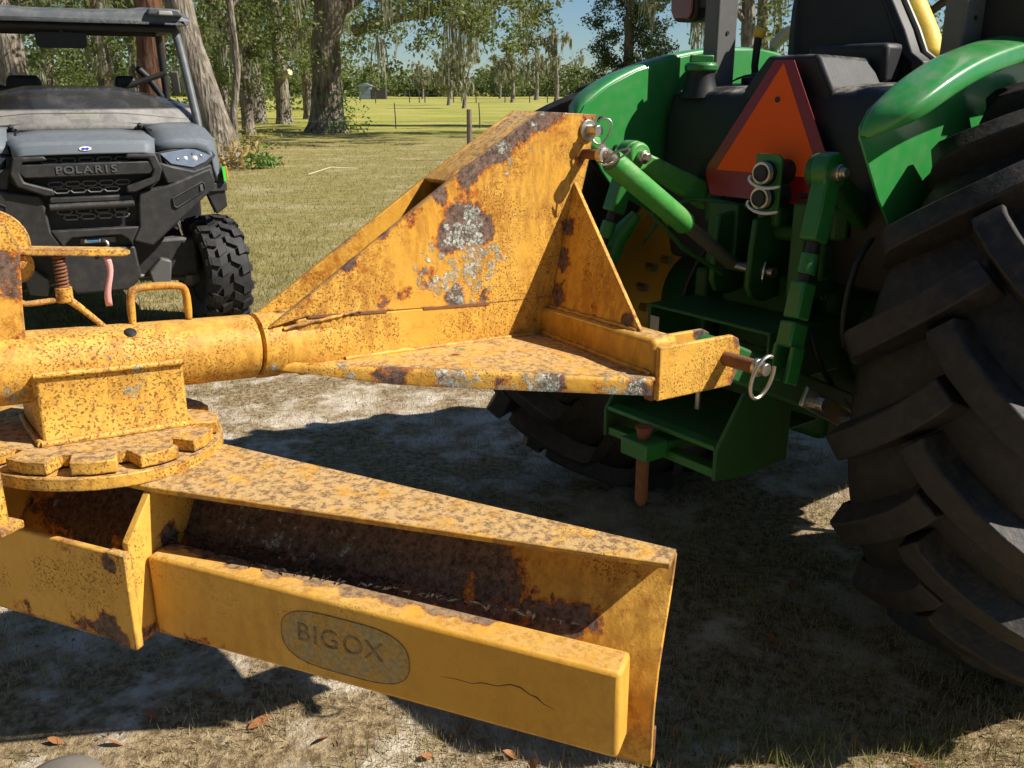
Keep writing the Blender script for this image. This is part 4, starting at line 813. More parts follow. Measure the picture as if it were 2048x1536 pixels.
# filler neck and green cap
b = MB(); b.lathe([(.060, -.03), (.050, .0), (.042, .03), (.042, .05)], D(-.268, -.345, 1.505), (0, 0, 1), 28); tp(b, 'filler_neck', M['tank'], 0.003)
b = MB(); b.lathe([(.04, 0), (.050, .004), (.050, .020), (.042, .028), (.0, .030)], D(-.268, -.345, 1.552), (0, 0, 1), 24); tp(b, 'fuel_cap', M['green'], 0.003)
b = MB(); b.bar(D(-.298, -.365, 1.590), D(-.238, -.325, 1.590), .018, .022); tp(b, 'cap_grip', M['green'], 0.004)
# roll bar
for s in (1, -1):
    x0 = -.352 if s < 0 else .415
    b = MB(); b.bar(D(-.185, x0, 1.0), D(-.185, x0, 2.45), .056, .088, up=(1, 0, 0)); ro = tp(b, 'roll_bar_post', M['gmetal'], 0.006)
    b = MB(); b.lathe([(0, 0), (.006, 0), (.006, .003), (0, .003)], D(-.185, x0 + .0285, 1.665), D(0, 1, 0) - D(0, 0, 0), 10); b.build('bolt_hole', M['black'], ro)
b = MB(); b.bar(D(-.185, -.38, 2.45), D(-.185, .45, 2.45), .088, .056); tp(b, 'roll_bar_top', M['gmetal'], 0.006)
b = MB(); b.prism([(-.535, 1.735), (-.52, 1.705), (-.44, 1.700), (-.425, 1.72), (-.425, 1.86), (-.535, 1.86)], lambda u, v, t: D(t, u, v), -.215, -.150); tl = tp(b, 'tail_lamp', M['black'], 0.01)
b = MB(); b.prism([(-.528, 1.738), (-.515, 1.713), (-.45, 1.710), (-.438, 1.73), (-.438, 1.85), (-.528, 1.85)], lambda u, v, t: D(t, u, v), -.224, -.214); b.build('lamp_lens', M['amberred'], tl, 0.004)
b = MB(); b.bar(D(-.18, -.43, 1.80), D(-.18, -.375, 1.80), .05, .12); tp(b, 'lamp_bracket', M['black'], 0.004)
b = MB(); b.bar(D(-.12, .41, 1.635), D(-.12, .60, 1.72), .05, .22); tp(b, 'lamp_bracket', M['black'], 0.004)
# seat: black shell behind, yellow cushion round its edge, grey trim
SR = [(1.49, -.262, .215), (1.54, -.264, .222), (1.575, -.262, .214), (1.60, -.266, .176), (1.66, -.270, .142), (1.74, -.272, .088), (1.82, -.262, .030), (1.88, -.235, -.03), (1.91, -.17, -.09)]
b = MB(); secs = []
for z, l_, r_ in SR:
    c_, w = (l_ + r_) / 2, (r_ - l_) / 2; d0 = .01 + .10 * max(0, z - 1.6)
    secs.append([D(d0 + .06, c_ - w, z), D(d0 + .012, c_ - w * .95, z), D(d0 + .004, c_ - w * .82, z), D(d0 + .018, c_ - w * .74, z), D(d0 + .014, c_, z), D(d0 + .018, c_ + w * .74, z), D(d0 + .004, c_ + w * .82, z), D(d0 + .012, c_ + w * .95, z), D(d0 + .06, c_ + w, z)])
b.loft(secs, closed=True); seat = tp(b, 'seat_shell', M['black'], 0.003, sharp=50)
b = MB(); secs = []
for z, l_, r_ in SR:
    l_, r_ = l_ - .02, r_ + .034; c_, w = (l_ + r_) / 2, (r_ - l_) / 2; d0 = .105 + .10 * max(0, z - 1.6); ring = []
    for k in range(20):
        t = 2 * math.pi * k / 20; ring.append(D(d0 + .05 * math.sin(t), c_ + w * math.copysign(abs(math.cos(t)) ** .35, math.cos(t)), z + .012))
    secs.append(ring)
b.loft(secs); tp(b, 'seat_cushion', M['seatyellow'], 0.0, sharp=70)
for sd in (1, 2):
    b = MB(); b.tube([D(.066 + .10 * max(0, q_[0] - 1.6), q_[sd] + (.006 if sd == 2 else -.006), q_[0]) for q_ in SR], .007, 8); tp(b, 'seat_trim', M['tubegrey'], 0)
b = MB(); b.box((-.06, -.14, 1.515), (.03, .12, 1.625)); tp(b, 'seat_box', M['black'], 0.015)
b = MB(); b.lathe([(.0, .0), (.009, .0), (.010, .004), (.006, .006), (.004, .012), (0, .012)], D(-.065, .02, 1.533), (-1, 0, 0), 14); tp(b, 'seat_bolt', M['chrome'], 0)
b = MB(); b.box((.08, -.27, 1.25), (.60, .27, 1.50)); tp(b, 'seat_base', M['black'], 0.03)
b = MB(); b.box((.14, -.24, 1.46), (.55, .24, 1.56)); tp(b, 'seat_pad', M['seatyellow'], 0.04)
# lever with yellow knob, cable loop, grey hand rails, console
b = MB(); b.tube([D(-.06, -.30, 1.50), D(-.075, -.30, 1.57), D(-.075, -.295, 1.655)], [.010, .011, .012], 10); lv = tp(b, 'hand_lever', M['black'], 0)
b = MB(); b.tube([D(-.062, -.30, 1.515), D(-.068, -.30, 1.555)], .0145, 10); b.build('lever_band', M['green'], lv)
b = MB(); b.lathe([(.010, 0), (.018, .008), (.020, .022), (.012, .032), (0, .034)], D(-.075, -.295, 1.650), (.3, 0, 1), 14); b.build('lever_knob', M['seatyellow'], lv)
b = MB(); b.tube([D(-.20, -.29, 1.520), D(-.18, -.25, 1.545), D(-.14, -.20, 1.545), D(-.16, -.15, 1.53)], .004, 6); tp(b, 'cable', M['black'], 0, sub=1)
b = MB(); b.lathe([(0.03, 0), (.045, .004), (.045, .02), (.03, .026), (0, .026)], D(-.10, -.27, 1.515), (0, 0, 1), 18); tp(b, 'grommet', M['black'], 0.002)
b = MB(); b.tube([D(.30, -.55, 1.62), D(.34, -.50, 1.72), D(.36, -.40, 1.68), D(.38, -.25, 1.58), D(.40, -.1, 1.50)], .024, 12); tp(b, 'hand_rail', M['tubegrey'], 0, sub=1)
b = MB(); b.tube([D(.55, .16, 1.45), D(.58, .16, 1.60), D(.62, .20, 1.70), D(.66, .30, 1.74), D(.70, .44, 1.74)], .022, 12); tp(b, 'hand_rail', M['tubegrey'], 0, sub=1)
b = MB(); b.box((-.02, -.47, 1.60), (.45, -.38, 1.66)); tp(b, 'console', M['black'], 0.02)
b = MB(); b.lathe([(.0, .02), (.028, .018), (.034, .0), (.03, -.03)], D(.16, .47, 1.665), (-.2, 0, 1), 20); tp(b, 'dial', M['tubegrey'], 0)
b = MB(); b.bar(D(.10, .42, 1.70), D(.35, .50, 1.715), .02, .012); tp(b, 'console_rim', M['green'], 0.003)
# hood, front axle and wheels (mostly hidden behind the operator station)
b = MB(); secs = []
for a, w, z0, z1 in ((.75, .27, .75, 1.46), (1.2, .26, .75, 1.45), (1.8, .25, .72, 1.40), (2.2, .23, .70, 1.30), (2.34, .18, .72, 1.18)):
    secs.append([D(a, -w, z0), D(a, -w, z1 - .10), D(a, -w * .75, z1 - .02), D(a, 0, z1), D(a, w * .75, z1 - .02), D(a, w, z1 - .10), D(a, w, z0)])
b.loft(secs); tp(b, 'hood', M['fender'], 0.01)
b = MB(); b.box((.72, -.30, .6), (.80, .30, 1.62)); tp(b, 'dashboard', M['black'], 0.03)
sw = []
for k in range(25):
    t = 2 * math.pi * k / 24; sw.append(Vector((.58, 0, 1.66)) + Vector((.10 * math.cos(t), .19 * math.sin(t), .16 * math.cos(t))))
b = MB(); b.tube(sw, .014, 8); tp(b, 'steering_wheel', M['black'], 0)
b = MB(); b.tube([(.58, 0, 1.66), (.74, 0, 1.52)], .02, 8); tp(b, 'steering_column', M['black'], 0)
for s in (1, -1):
    c = D(1.95, s * .70, .48); b = MB(); b.lathe([(.28, -.12), (.40, -.135), (.46, -.11), (.48, 0), (.46, .11), (.40, .135), (.28, .12)], c, (0, 1, 0), 40); fw = tp(b, 'front_tyre', M['rubber'], 0)
    b = MB(); b.lathe([(.0, -.03), (.18, -.05), (.29, -.10), (.29, .10), (.18, -.02), (.0, 0)], c, (0, 1, 0), 32); b.build('rim', M['rimyellow'], fw)
b = MB(); b.bar(D(1.95, -.6, .48), D(1.95, .6, .48), .12, .12); tp(b, 'front_axle', M['dgreen'], 0.02)
# transmission housing and axle trumpets
b = MB(); b.box((-.24, -.185, .50), (1.9, .185, 1.06)); tp(b, 'transmission', M['dgreen'], 0.03)
b = MB(); b.box((-.30, -.16, .92), (.30, .17, 1.20)); tp(b, 'rockshaft_housing', M['dgreen'], 0.03)
for s in (1, -1):
    b = MB(); b.lathe([(.19, .16), (.17, .24), (.13, .30), (.115, .50), (.16, .515), (.16, .62), (.08, .66)], D(.05, 0, .775), D(0, s, 0) - D(0, 0, 0), 28); tp(b, 'axle_housing', M['dgreen'], 0.006)
b = MB(); b.box((-.34, -.13, .86), (-.23, .15, 1.00)); tp(b, 'rear_cover', M['dgreen'], 0.02)
b = MB()
for u, v in ((-.10, .98), (.12, .985), (-.10, .88), (.12, .885), (.135, .93)): b.lathe([(0, 0), (.014, 0), (.014, .012), (0, .014)], D(-.34, u, v), (-1, 0, 0), 6)
tp(b, 'cover_bolts', M['dgreen'], 0)
# power take-off shield, shaft
b = MB(); b.prism([(-.235, .895), (.215, .895), (.215, .74), (.205, .74), (.205, .885), (-.225, .885), (-.225, .74), (-.235, .74)], lambda u, v, t: D(t, u, v), -.56, -.24); sh_ = tp(b, 'shaft_shield', M['dgreen'], 0.004)
b = MB(); b.box((-.5605, .186, .79), (-.5600, .222, .86)); b.build('warning_label', M['tubegrey'], sh_)
b = MB(); b.tube([D(-.24, 0, .70), D(-.44, 0, .70)], .022, 18); tp(b, 'power_shaft', M['steel'], 0.002)
# drawbar cage
for s in (1, -1):
    b = MB(); b.prism([(-.44, .76), (-.60, .76), (-.645, .745), (-.742, .605), (-.742, .520), (-.60, .505), (-.44, .51)], lambda u, v, t: D(u, s * t, v), .205, .217); tp(b, 'cage_side', M['dgreen'], 0.003)
b = MB(); b.bar(D(-.718, -.205, .608), D(-.718, .205, .608), .045, .014); tp(b, 'cage_bar', M['green'], 0.004)
b = MB(); b.bar(D(-.712, -.205, .536), D(-.712, .205, .536), .045, .026); tp(b, 'cage_bar', M['green'], 0.004)
b = MB(); b.box((-.69, -.204, .592), (-.30, .204, .600)); tp(b, 'cage_floor', M['dgreen'], 0.002)
b = MB(); b.bar(D(-.80, -.005, .556), D(-.10, -.005, .556), .085, .036); db = tp(b, 'drawbar', M['green'], 0.004)
b = MB(); b.bar(D(-.825, -.005, .560), D(-.745, -.005, .560), .10, .050); b.build('drawbar_head', M['green'], db, 0.004)
b = MB(); b.tube([D(-.785, -.005, .62), D(-.785, -.005, .595), D(-.785, -.005, .40), D(-.785, -.005, .385)], [.026, .018, .018, .010], 16); b.build('drawbar_pin', M['rustpin'], db, 0.002)
b = MB(); b.tube([D(-.60, .02, .70), D(-.60, .02, .64)], .010, 10); tp(b, 'cage_bolt', M['steel'], 0)
# top link bracket, plates, top link
for b_ in (-.085, .045):
    b = MB(); b.prism([(-.46, 1.165), (-.36, 1.175), (-.26, 1.17), (-.24, .95), (-.40, .93), (-.455, .945), (-.475, .98), (-.47, 1.08)], lambda u, v, t: D(u, t, v), b_, b_ + .018); tp(b, 'link_bracket', M['dgreen'], 0.006)
b = MB(); b.tube([D(-.415, -.12, 1.02), D(-.415, .10, 1.02)], .014, 14); tp(b, 'bracket_pin', M['steel'], 0)
b = MB(); b.tube([D(-.43, .075, .985), D(-.44, .078, 1.02), D(-.425, .078, 1.055)], .005, 8); tp(b, 'spring_clip', M['chrome'], 0, sub=1)
b = MB(); b.tube([D(-.36, .06, 1.125), D(-.36, .19, 1.125)], .022, 14); tp(b, 'cross_pin', M['dgreen'], 0)
b = MB(); b.box((-.42, -.19, .955), (-.235, -.145, 1.215)); tp(b, 'side_casting', M['dgreen'], 0.006)
T0, T1 = D(-1.062, 0, 1.413), D(-.455, -.02, 1.035)
def tl_(f): return T0.lerp(T1, f)
b = MB(); b.tube([tl_(.20), tl_(.21), tl_(.66), tl_(.675)], [.027, .030, .030, .024], 24); tp(b, 'top_link_body', M['linkgreen'], 0)
b = MB(); b.tube([tl_(.10), tl_(.21)], .019, 16)
for k in range(12): b.tube([tl_(.115 + k * .0075), tl_(.118 + k * .0075)], .0205, 14)
tp(b, 'top_link_thread', M['steel'], 0)
b = MB(); b.tube([tl_(.0), tl_(.10)], [.020, .024], 14); b.lathe([(.0, -.03), (.036, -.03), (.036, .03), (.0, .03)], T0, (0, 1, 0), 20); tp(b, 'top_link_end', M['linkgreen'], 0.003)
b = MB(); b.tube([tl_(.665), tl_(1.0)], [.018, .02], 14); tp(b, 'top_link_thread', M['steel'], 0)
b = MB(); b.tube([tl_(.50) + Vector((0, .03, -.03)), tl_(.72) + Vector((0, .035, -.05)), tl_(.98) + Vector((.0, .02, -.04))], .007, 8); tp(b, 'link_handle', M['dgreen'], 0)
# lift arms, lift links, lower links
for s in (1, -1):
    e = D(-.555, s * .325, 1.315)
    b = MB(); secs = []
    for f, w, h in ((0, .05, .10), (.5, .045, .075), (.9, .04, .055), (1, .035, .04)):
        c = D(-.18, s * .25, 1.13).lerp(e, f); secs.append([c + Vector((0, -w / 2, -h / 2)), c + Vector((0, w / 2, -h / 2)), c + Vector((0, w / 2, h / 2)), c + Vector((0, -w / 2, h / 2))])
    b.loft(secs); b.lathe([(0, -.03), (.042, -.03), (.042, .03), (0, .03)], e, (0, 1, 0), 20); tp(b, 'lift_arm', M['dgreen'] if s > 0 else M['linkgreen'], 0.008)
    b = MB(); b.lathe([(0, .03), (.020, .03), (.020, .048), (.012, .05), (.012, .062), (0, .062)], e, D(0, 1, 0) - D(0, 0, 0), 14); tp(b, 'arm_pin', M['steel'], 0.002)
    lo = D(-.71, s * .375, .845); top_ = e + Vector((0, -s * .012, 0)); dd = (lo - top_)
    b = MB(); b.lathe([(0, -.022), (.046, -.022), (.046, .022), (0, .022)], top_, (0, 1, 0), 22); b.bar(top_ + dd * .04, top_ + dd * .34, .046, .056, up=(1, 0, 0)); tp(b, 'link_head', M['green'], 0.006)
    b = MB(); b.tube([top_ + dd * .33, top_ + dd * .56], .015, 12); tp(b, 'link_rod', M['black'], 0)
    b = MB(); b.tube([top_ + dd * .40, top_ + dd * .50], .022, 12); tp(b, 'link_sleeve', M['green'], 0.002)
    b = MB(); b.bar(top_ + dd * .54, top_ + dd * .72, .044, .050, up=(1, 0, 0)); tp(b, 'link_body', M['green'], 0.006)
    b = MB(); b.bar(top_ + dd * .735, top_ + dd * .86, .044, .060, up=(1, 0, 0)); tp(b, 'link_body', M['green'], 0.006)
    b = MB()
    for o_ in (-.024, .024): b.bar(top_ + dd * .85 + Vector((0, o_, 0)), lo + dd * .03 + Vector((0, o_, 0)), .012, .045, up=(1, 0, 0))
    tp(b, 'link_fork', M['green'], 0.003)
    p0, p1 = D(-.992, s * .385, .951), D(-.16, s * .25, .60)
    b = MB(); b.bar(p0.lerp(p1, .06), p1, .020, .085); ll_ = tp(b, 'lower_link', M['dgreen'], 0.008)
    b = MB(); b.lathe([(.0165, -.022), (.040, -.020), (.040, .020), (.0165, .022)], p0, (0, 1, 0), 24); b.build('link_ball', M['green'], ll_, 0.004)
    q0, q1 = D(-.74, s * .425, .83), D(-.22, s * .40, .56)
    b = MB(); b.bar(q0.lerp(q1, .1), q0.lerp(q1, .62), .012, .05); b.bar(q0.lerp(q1, .55) + Vector((0, -s * .014, 0)), q1 + Vector((0, -s * .014, 0)), .012, .05); sw_ = tp(b, 'sway_bar', M['steel'], 0.004)
    for f in (.2, .5, .62, .85):
        b = MB(); b.lathe([(0, -.03), (.017, -.03), (.017, .03), (0, .032)], q0.lerp(q1, f), (0, 1, 0), 8); b.build('sway_bolt', M['steel'], sw_, 0.002)
# hydraulic couplers on their bracket
b = MB(); b.prism([(.020, 1.337), (.095, 1.337), (.107, 1.327), (.107, 1.19), (.020, 1.19)], lambda u, v, t: D(t, u, v), -.432, -.424); scv = tp(b, 'coupler_bracket', M['green'], 0.002)
for v in (1.288, 1.222):
    b = MB(); b.lathe([(0, -.02), (.032, -.02), (.034, .11), (.022, .115), (.022, .18), (0, .18)], D(-.424, .063, v), (1, -.12, 0), 20); b.build('coupler_body', M['black'], scv, 0.003)
    b = MB()
    for k in range(4): b.lathe([(.020, -.006 - k * .006), (.030, -.006 - k * .006), (.030, -.010 - k * .006), (.020, -.010 - k * .006)], D(-.432, .063, v), (1, -.0, 0), 20)
    b.build('coupler_sleeve', M['steel'], scv, 0.001)
    b = MB(); b.lathe([(0, -.034), (.021, -.034), (.023, -.028), (0, -.026)], D(-.432, .063, v), (1, 0, 0), 16); b.build('coupler_cap', M['black'], scv)
    b = MB(); e = D(-.470, .040, v - .005); b.tube([e, e + Vector((-.012, .004, -.012)), e + Vector((-.004, -.02, -.030)), e + Vector((.004, -.055, -.034)), e + Vector((.016, -.09, -.024))], .005, 8); b.build('cap_strap', M['white'], scv, sub=1)
b = MB(); b.box((-.40, -.085, 1.14), (-.27, -.01, 1.265)); b.box((-.43, -.10, 1.235), (-.40, -.07, 1.262)); tp(b, 'valve_body', M['dgreen'], 0.012)
b = MB(); b.box((-.40, .055, 1.01), (-.24, .165, 1.19)); tp(b, 'valve_block', M['dgreen'], 0.005)
b = MB()
for v in (1.13, 1.05):
    b.lathe([(0, 0), (.018, 0), (.018, .012), (0, .012)], D(-.36, -.01, v), D(0, 1, 0) - D(0, 0, 0), 12)
tp(b, 'block_plugs', M['dgreen'], 0)
b = MB(); b.tube([D(-.36, .36, 1.15), D(-.44, .36, 1.10), D(-.47, .36, .95), D(-.45, .36, .86), D(-.36, .34, .84), D(-.20, .30, .86)], .009, 8); tp(b, 'hydraulic_hose', M['black'], 0, sub=1)
b = MB(); b.tube([D(-.42, -.42, 1.02), D(-.40, -.30, 1.20), D(-.39, -.15, 1.19), D(-.36, .0, 1.18)], .008, 8); tp(b, 'hydraulic_pipe', M['dgreen'], 0, sub=1)
b = MB(); b.tube([D(-.62, -.40, .93), D(-.55, -.40, 1.06), D(-.50, -.36, 1.14)], [.036, .036, .018], 14); tp(b, 'stabiliser', M['green'], 0.004)
b = MB(); b.box((-.05, .30, .95), (.35, .45, 1.18)); b.box((-.05, -.45, .95), (.35, -.30, 1.18)); tp(b, 'platform_mount', M['black'], 0.02)
for (p_, q_, w_, h_, nm_) in (((-.245, -.15, 1.03), (-.245, .17, 1.03), .05, .06, 'casting_rib'), ((-.25, .155, 1.16), (-.33, .235, 1.16), .05, .09, 'arm_boss'), ((-.25, -.165, 1.16), (-.33, -.24, 1.16), .05, .09, 'arm_boss'), ((-.245, -.175, .80), (-.245, .175, .80), .06, .10, 'casting_rib'), ((-.30, .175, 1.00), (-.30, .175, 1.19), .05, .09, 'spool_housing'), ((-.33, -.215, .74), (-.33, -.215, .98), .05, .06, 'stay_plate')):
    b = MB(); b.bar(D(*p_), D(*q_), w_, h_); tp(b, nm_, M['dgreen'], 0.012)
for (u, v, r_) in ((.09, 1.15, .013), (.135, 1.15, .013), (.09, 1.06, .013), (.135, 1.06, .013), (-.02, 1.09, .016), (-.02, 1.02, .016), (-.12, .95, .012), (.18, .95, .012), (.06, .93, .012), (-.06, .93, .012), (.15, .83, .013), (-.15, .83, .013)):
    b = MB(); b.lathe([(0, 0), (r_, 0), (r_, .010), (r_ * .6, .012), (r_ * .6, .02), (0, .02)], D(-.285 if v > .85 else -.275, u, v), (-1, 0, 0), 6); tp(b, 'casting_bolt', M['dgreen'], 0)
for pth in ([(-.30, .10, 1.20), (-.36, .16, 1.27), (-.34, .26, 1.22), (-.24, .33, 1.05), (-.12, .36, .92)], [(-.33, -.05, 1.26), (-.36, -.12, 1.25), (-.33, -.22, 1.14), (-.25, -.30, .98), (-.1, -.34, .85)], [(-.28, .13, .92), (-.38, .20, .90), (-.42, .26, .82), (-.34, .28, .70), (-.2, .27, .62)], [(-.40, .12, 1.225), (-.33, .18, 1.24), (-.25, .24, 1.12), (-.22, .27, .95)], [(-.27, -.20, 1.12), (-.33, -.26, 1.0), (-.36, -.30, .85), (-.30, -.31, .72)]):
    b = MB(); b.tube([D(*q_) for q_ in pth], .0085, 8); tp(b, 'hydraulic_hose', M['black'], 0, sub=1)
b = MB(); b.lathe([(0, 0), (.05, 0), (.05, .05), (.02, .06), (0, .06)], D(-.24, .0, .70), (-1, 0, 0), 20); tp(b, 'shaft_seal', M['dgreen'], 0.004)
b = MB(); b.box((.15, -.62, .93), (1.0, .62, .97)); tp(b, 'platform', M['black'], 0.01)
# ---------------------------------------------------------------- the utility buggy
utv = empty('utility_vehicle', (-2.405, 5.34, 0), R(27))
tag(utv, 'blue-grey side-by-side utility buggy with black grille parked facing the camera', 'utility vehicle')
def up_(mb, name, mat, bevel=0.004, parent=None, **k): return mb.build(name, mat, parent or utv, bevel, **k)
def U(u, v, t): return Vector((u, t, v))          # (w, z, d) -> local
# hood
b = MB(); secs = []
for d_, z_, w_ in ((-.012, 1.156, .365), (-.010, 1.163, .368), (.004, 1.205, .372), (.020, 1.222, .375), (.14, 1.234, .39), (.30, 1.246, .42), (.58, 1.258, .46)):
    rw = []
    for k in range(-6, 7):
        f = k / 6; rz = z_ - .006 * f * f - (.010 if abs(f) > .99 else 0); rz += (.009 * (1 if abs(f) < .55 else 0) * (1 if d_ > .1 else 0))
        rw.append((w_ * f, d_ + .02 * f * f * (1 if d_ < .1 else .4), rz))
    secs.append(rw)
b.loft(secs, closed=False, caps=False); hood = up_(b, 'hood', M['utvgrey'], 0, sharp=14, solid=.012)
b = MB(); b.prism([(.033 * math.cos(t), .012 * math.sin(t)) for t in np.linspace(0, 2 * math.pi, 16, endpoint=False)], lambda u, v, t: Vector((u, t - .006 + v * .35, 1.186 + v)), -.008, .006); bd = b.build('badge', M['white'], hood, 0.001)
b = MB(); b.prism([(-.022, .0), (-.012, .007), (0, .003), (.012, .007), (.022, .0), (.012, -.007), (0, -.003), (-.012, -.007)], lambda u, v, t: Vector((u, t - .006 + v * .35, 1.186 + v)), -.0105, -.0085); b.build('badge_star', M['blue'], hood)
for s in (1, -1):
    # painted wing around the wheel
    b = MB(); secs = []
    for d_, zt_, wo in ((.09, 1.170, .705), (.105, 1.205, .715), (.13, 1.222, .735), (.30, 1.258, .765), (.50, 1.282, .775), (.66, 1.298, .770)):
        secs.append([(s * .385, d_, zt_ - .01), (s * .50, d_, zt_), (s * (wo - .09), d_, zt_ - .004), (s * (wo - .035), d_, zt_ - .022), (s * (wo - .008), d_ + .01, zt_ - .055), (s * wo, d_ + .02, zt_ - .12), (s * (wo + .012), d_ + .03, zt_ - .20), (s * (wo + .005), d_ + .05, 1.00 - .04 * (d_ > .2))])
    b.loft(secs, closed=False, caps=False); w = up_(b, 'wing', M['utvgrey'], 0, sharp=22, solid=.012)
    b = MB(); b.box((s * .70, .085, 1.0), (s * .70 + s * .001, .09, 1.0)); b = MB()
    b.prism([(.762, 1.050), (.782, 1.050), (.785, .965), (.768, .965)], lambda u, v, t, s=s: Vector((s * u, t, v)), .135, .150); b.build('sticker', M['stgreen'], w)
    b = MB(); b.prism([(.783, 1.052), (.792, 1.052), (.796, .97), (.787, .97)], lambda u, v, t, s=s: Vector((s * u, t, v)), .136, .175); b.build('side_reflector', M['storange'], w, 0.002)
    # black mudguard below
    b = MB(); b.loft([[(s * .60, .15, 1.06), (s * .770, .17, 1.05), (s * .788, .21, .80), (s * .715, .19, .755)], [(s * .60, .25, 1.06), (s * .770, .27, 1.05), (s * .788, .31, .80), (s * .715, .29, .755)]]); up_(b, 'mudguard', M['plastic'], 0.008)
    b = MB(); b.loft([[(s * .64, .14, .95), (s * .79, .18, .95), (s * .79, .18, .90), (s * .64, .14, .90)], [(s * .66, .9, 1.0), (s * .79, .9, 1.0), (s * .79, .9, .95), (s * .66, .9, .95)]]); up_(b, 'arch_liner', M['plastic'], 0.004)
    # headlamp
    hp_ = [(.40, 1.142), (.56, 1.165), (.685, 1.158), (.708, 1.125), (.66, 1.085), (.585, 1.055), (.46, 1.080)]
    b = MB(); b.prism([(.395, 1.152), (.56, 1.178), (.70, 1.168), (.727, 1.12), (.67, 1.06), (.585, 1.035), (.44, 1.066)], lambda u, v, t, s=s: Vector((s * u, t + .10 * max(0, u - .40) + (1.15 - v) * -.12, v)), .075, .14); hd = up_(b, 'headlamp', M['plastic'], 0.006)
    b = MB(); b.prism(hp_, lambda u, v, t, s=s: Vector((s * u, t + .10 * max(0, u - .40) + (1.15 - v) * -.12, v)), .068, .078); b.build('lamp_lens', M['lens'], hd, 0.004)
    for (u, v, r_) in ((.60, 1.108, .016), (.545, 1.110, .013), (.635, 1.12, .010), (.50, 1.105, .010), (.585, 1.135, .007)):
        b = MB(); b.lathe([(0, .004), (r_ * .7, .003), (r_, 0)], Vector((s * u, .068 + .10 * max(0, u - .40) + (1.15 - v) * -.12, v)), (0, -1, 0), 12); b.build('led', M['white'] if r_ > .011 else M['chrome'], hd)
    # cheek below the lamp, vented side of the bumper
    b = MB(); b.prism([(.375, 1.10), (.46, 1.072), (.585, 1.040), (.69, 1.075), (.70, 1.00), (.55, .975), (.42, .965), (.40, 1.03)], lambda u, v, t, s=s: Vector((s * u, t + .14 * max(0, u - .40), v)), .03, .12); up_(b, 'cheek', M['plastic'], 0.012)
    vent = [(.44, .885), (.62, .972), (.632, .960), (.637, .925), (.46, .830), (.445, .838)]
    outer = [(.26, .935), (.42, .962), (.68, 1.055), (.70, .985), (.695, .935), (.45, .735), (.30, .612), (.19, .650), (.235, .735), (.245, .87)]
    def Cb(u, v, t, s=s): return Vector((s * u, t + .13 * max(0, u - .30), v))
    b = MB(); b.prism(outer, Cb, .0, .07); bp = up_(b, 'bumper_side', M['plastic'], 0.012)
    b = MB(); b.prism(vent, Cb, -.004, .002); b.build('vent_opening', M['black'], bp, 0.003)
    b = MB(); rg = [Cb(u, v, -.005) for u, v in vent]; b.tube(rg + [rg[0]], .005, 8); b.build('vent_rim', M['plastic'], bp)
    b = MB(); b.prism([(.605, .955), (.62, .962), (.622, .925), (.607, .918)], Cb, -.012, -.004); b.build('vent_clip', M['gmetal'], bp)
# grille: frame, name bar, hexagon mesh
gp = MB(); gp.prism([(-.40, 1.15), (.40, 1.15), (.42, 1.02), (.28, .90), (.24, .70), (-.24, .70), (-.28, .90), (-.42, 1.02)], U, .06, .10); up_(gp, 'grille_back', M['black'], 0.004)
go = [(-.395, 1.06), (-.368, 1.148), (-.215, 1.152), (-.200, 1.128), (-.325, 1.122), (-.345, 1.06), (-.330, 1.015), (-.190, .968), (-.190, .935), (-.235, .935), (-.370, .992)]
for s in (1, -1):
    b = MB(); b.prism([(s * u, v) for u, v in go], U, -.035, .05); up_(b, 'grille_bracket', M['plastic'], 0.009)
b = MB(); b.prism([(-.348, 1.062), (-.335, 1.108), (.335, 1.108), (.350, 1.062), (.325, 1.036), (-.325, 1.036)], U, -.028, .03); nb = up_(b, 'name_bar', M['plastic'], 0.006)
for ch, x0 in zip('POLARIS', (-.150, -.098, -.050, -.002, .054, .096, .136)):
    me = text_mesh(ch, 0.056, 0.005, 0.0010)
    for v in me.vertices: v.co.x *= 1.25
    me.transform(Matrix(((1, 0, 0, x0), (0, 0, -1, -.0285), (0, 1, 0, 1.072), (0, 0, 0, 1)))); link('letter', me, M['roofgrey'], nb)
hexm = None
def hexcell(cx, cz, w_, h_):
    return [(cx - w_ / 2, cz), (cx - w_ * .33, cz + h_ / 2), (cx + w_ * .33, cz + h_ / 2), (cx + w_ / 2, cz), (cx + w_ * .33, cz - h_ / 2), (cx - w_ * .33, cz - h_ / 2)]
cells = [(-.19 + i * .095, 1.122) for i in range(5)] + [(-.175 + i * .088, .992) for i in range(5)] + [(-.15 + i * .088, .955) for i in range(4)] + [(-.15 + i * .10, .838) for i in range(4)] + [(-.12 + i * .09, .805) for i in range(4)]
proto = None
for (cx_2, cz_2) in cells:
    if proto is None:
        b = MB(); lp = [Vector((u, 0, v)) for u, v in hexcell(0, 0, .082, .026)]; b.tube(lp + [lp[0]], .0048, 6); proto = up_(b, 'grille_cell', M['gmetal'], 0); o = proto
    else: o = proto.copy(); COL.objects.link(o)
    o.location = (cx_2, .028, cz_2)
b = MB(); b.box((-.22, .0, .888), (.22, .07, .920)); up_(b, 'grille_bar', M['plastic'], 0.008)
b = MB(); b.tube([(-.225, .0, .868), (.222, .0, .868)], .020, 16); up_(b, 'bumper_tube', M['plastic'], 0.003)
b = MB(); b.prism([(-.235, .735), (.235, .735), (.19, .652), (.19, .62), (.165, .665), (.13, .692), (-.13, .692), (-.165, .665), (-.19, .62), (-.19, .652)], U, -.005, .06); up_(b, 'bumper_centre', M['plastic'], 0.008)
b = MB(); b.prism([(-.19, .70), (.19, .70), (.19, .60), (-.19, .60)], U, .05, .09); up_(b, 'winch_recess', M['black'], 0)
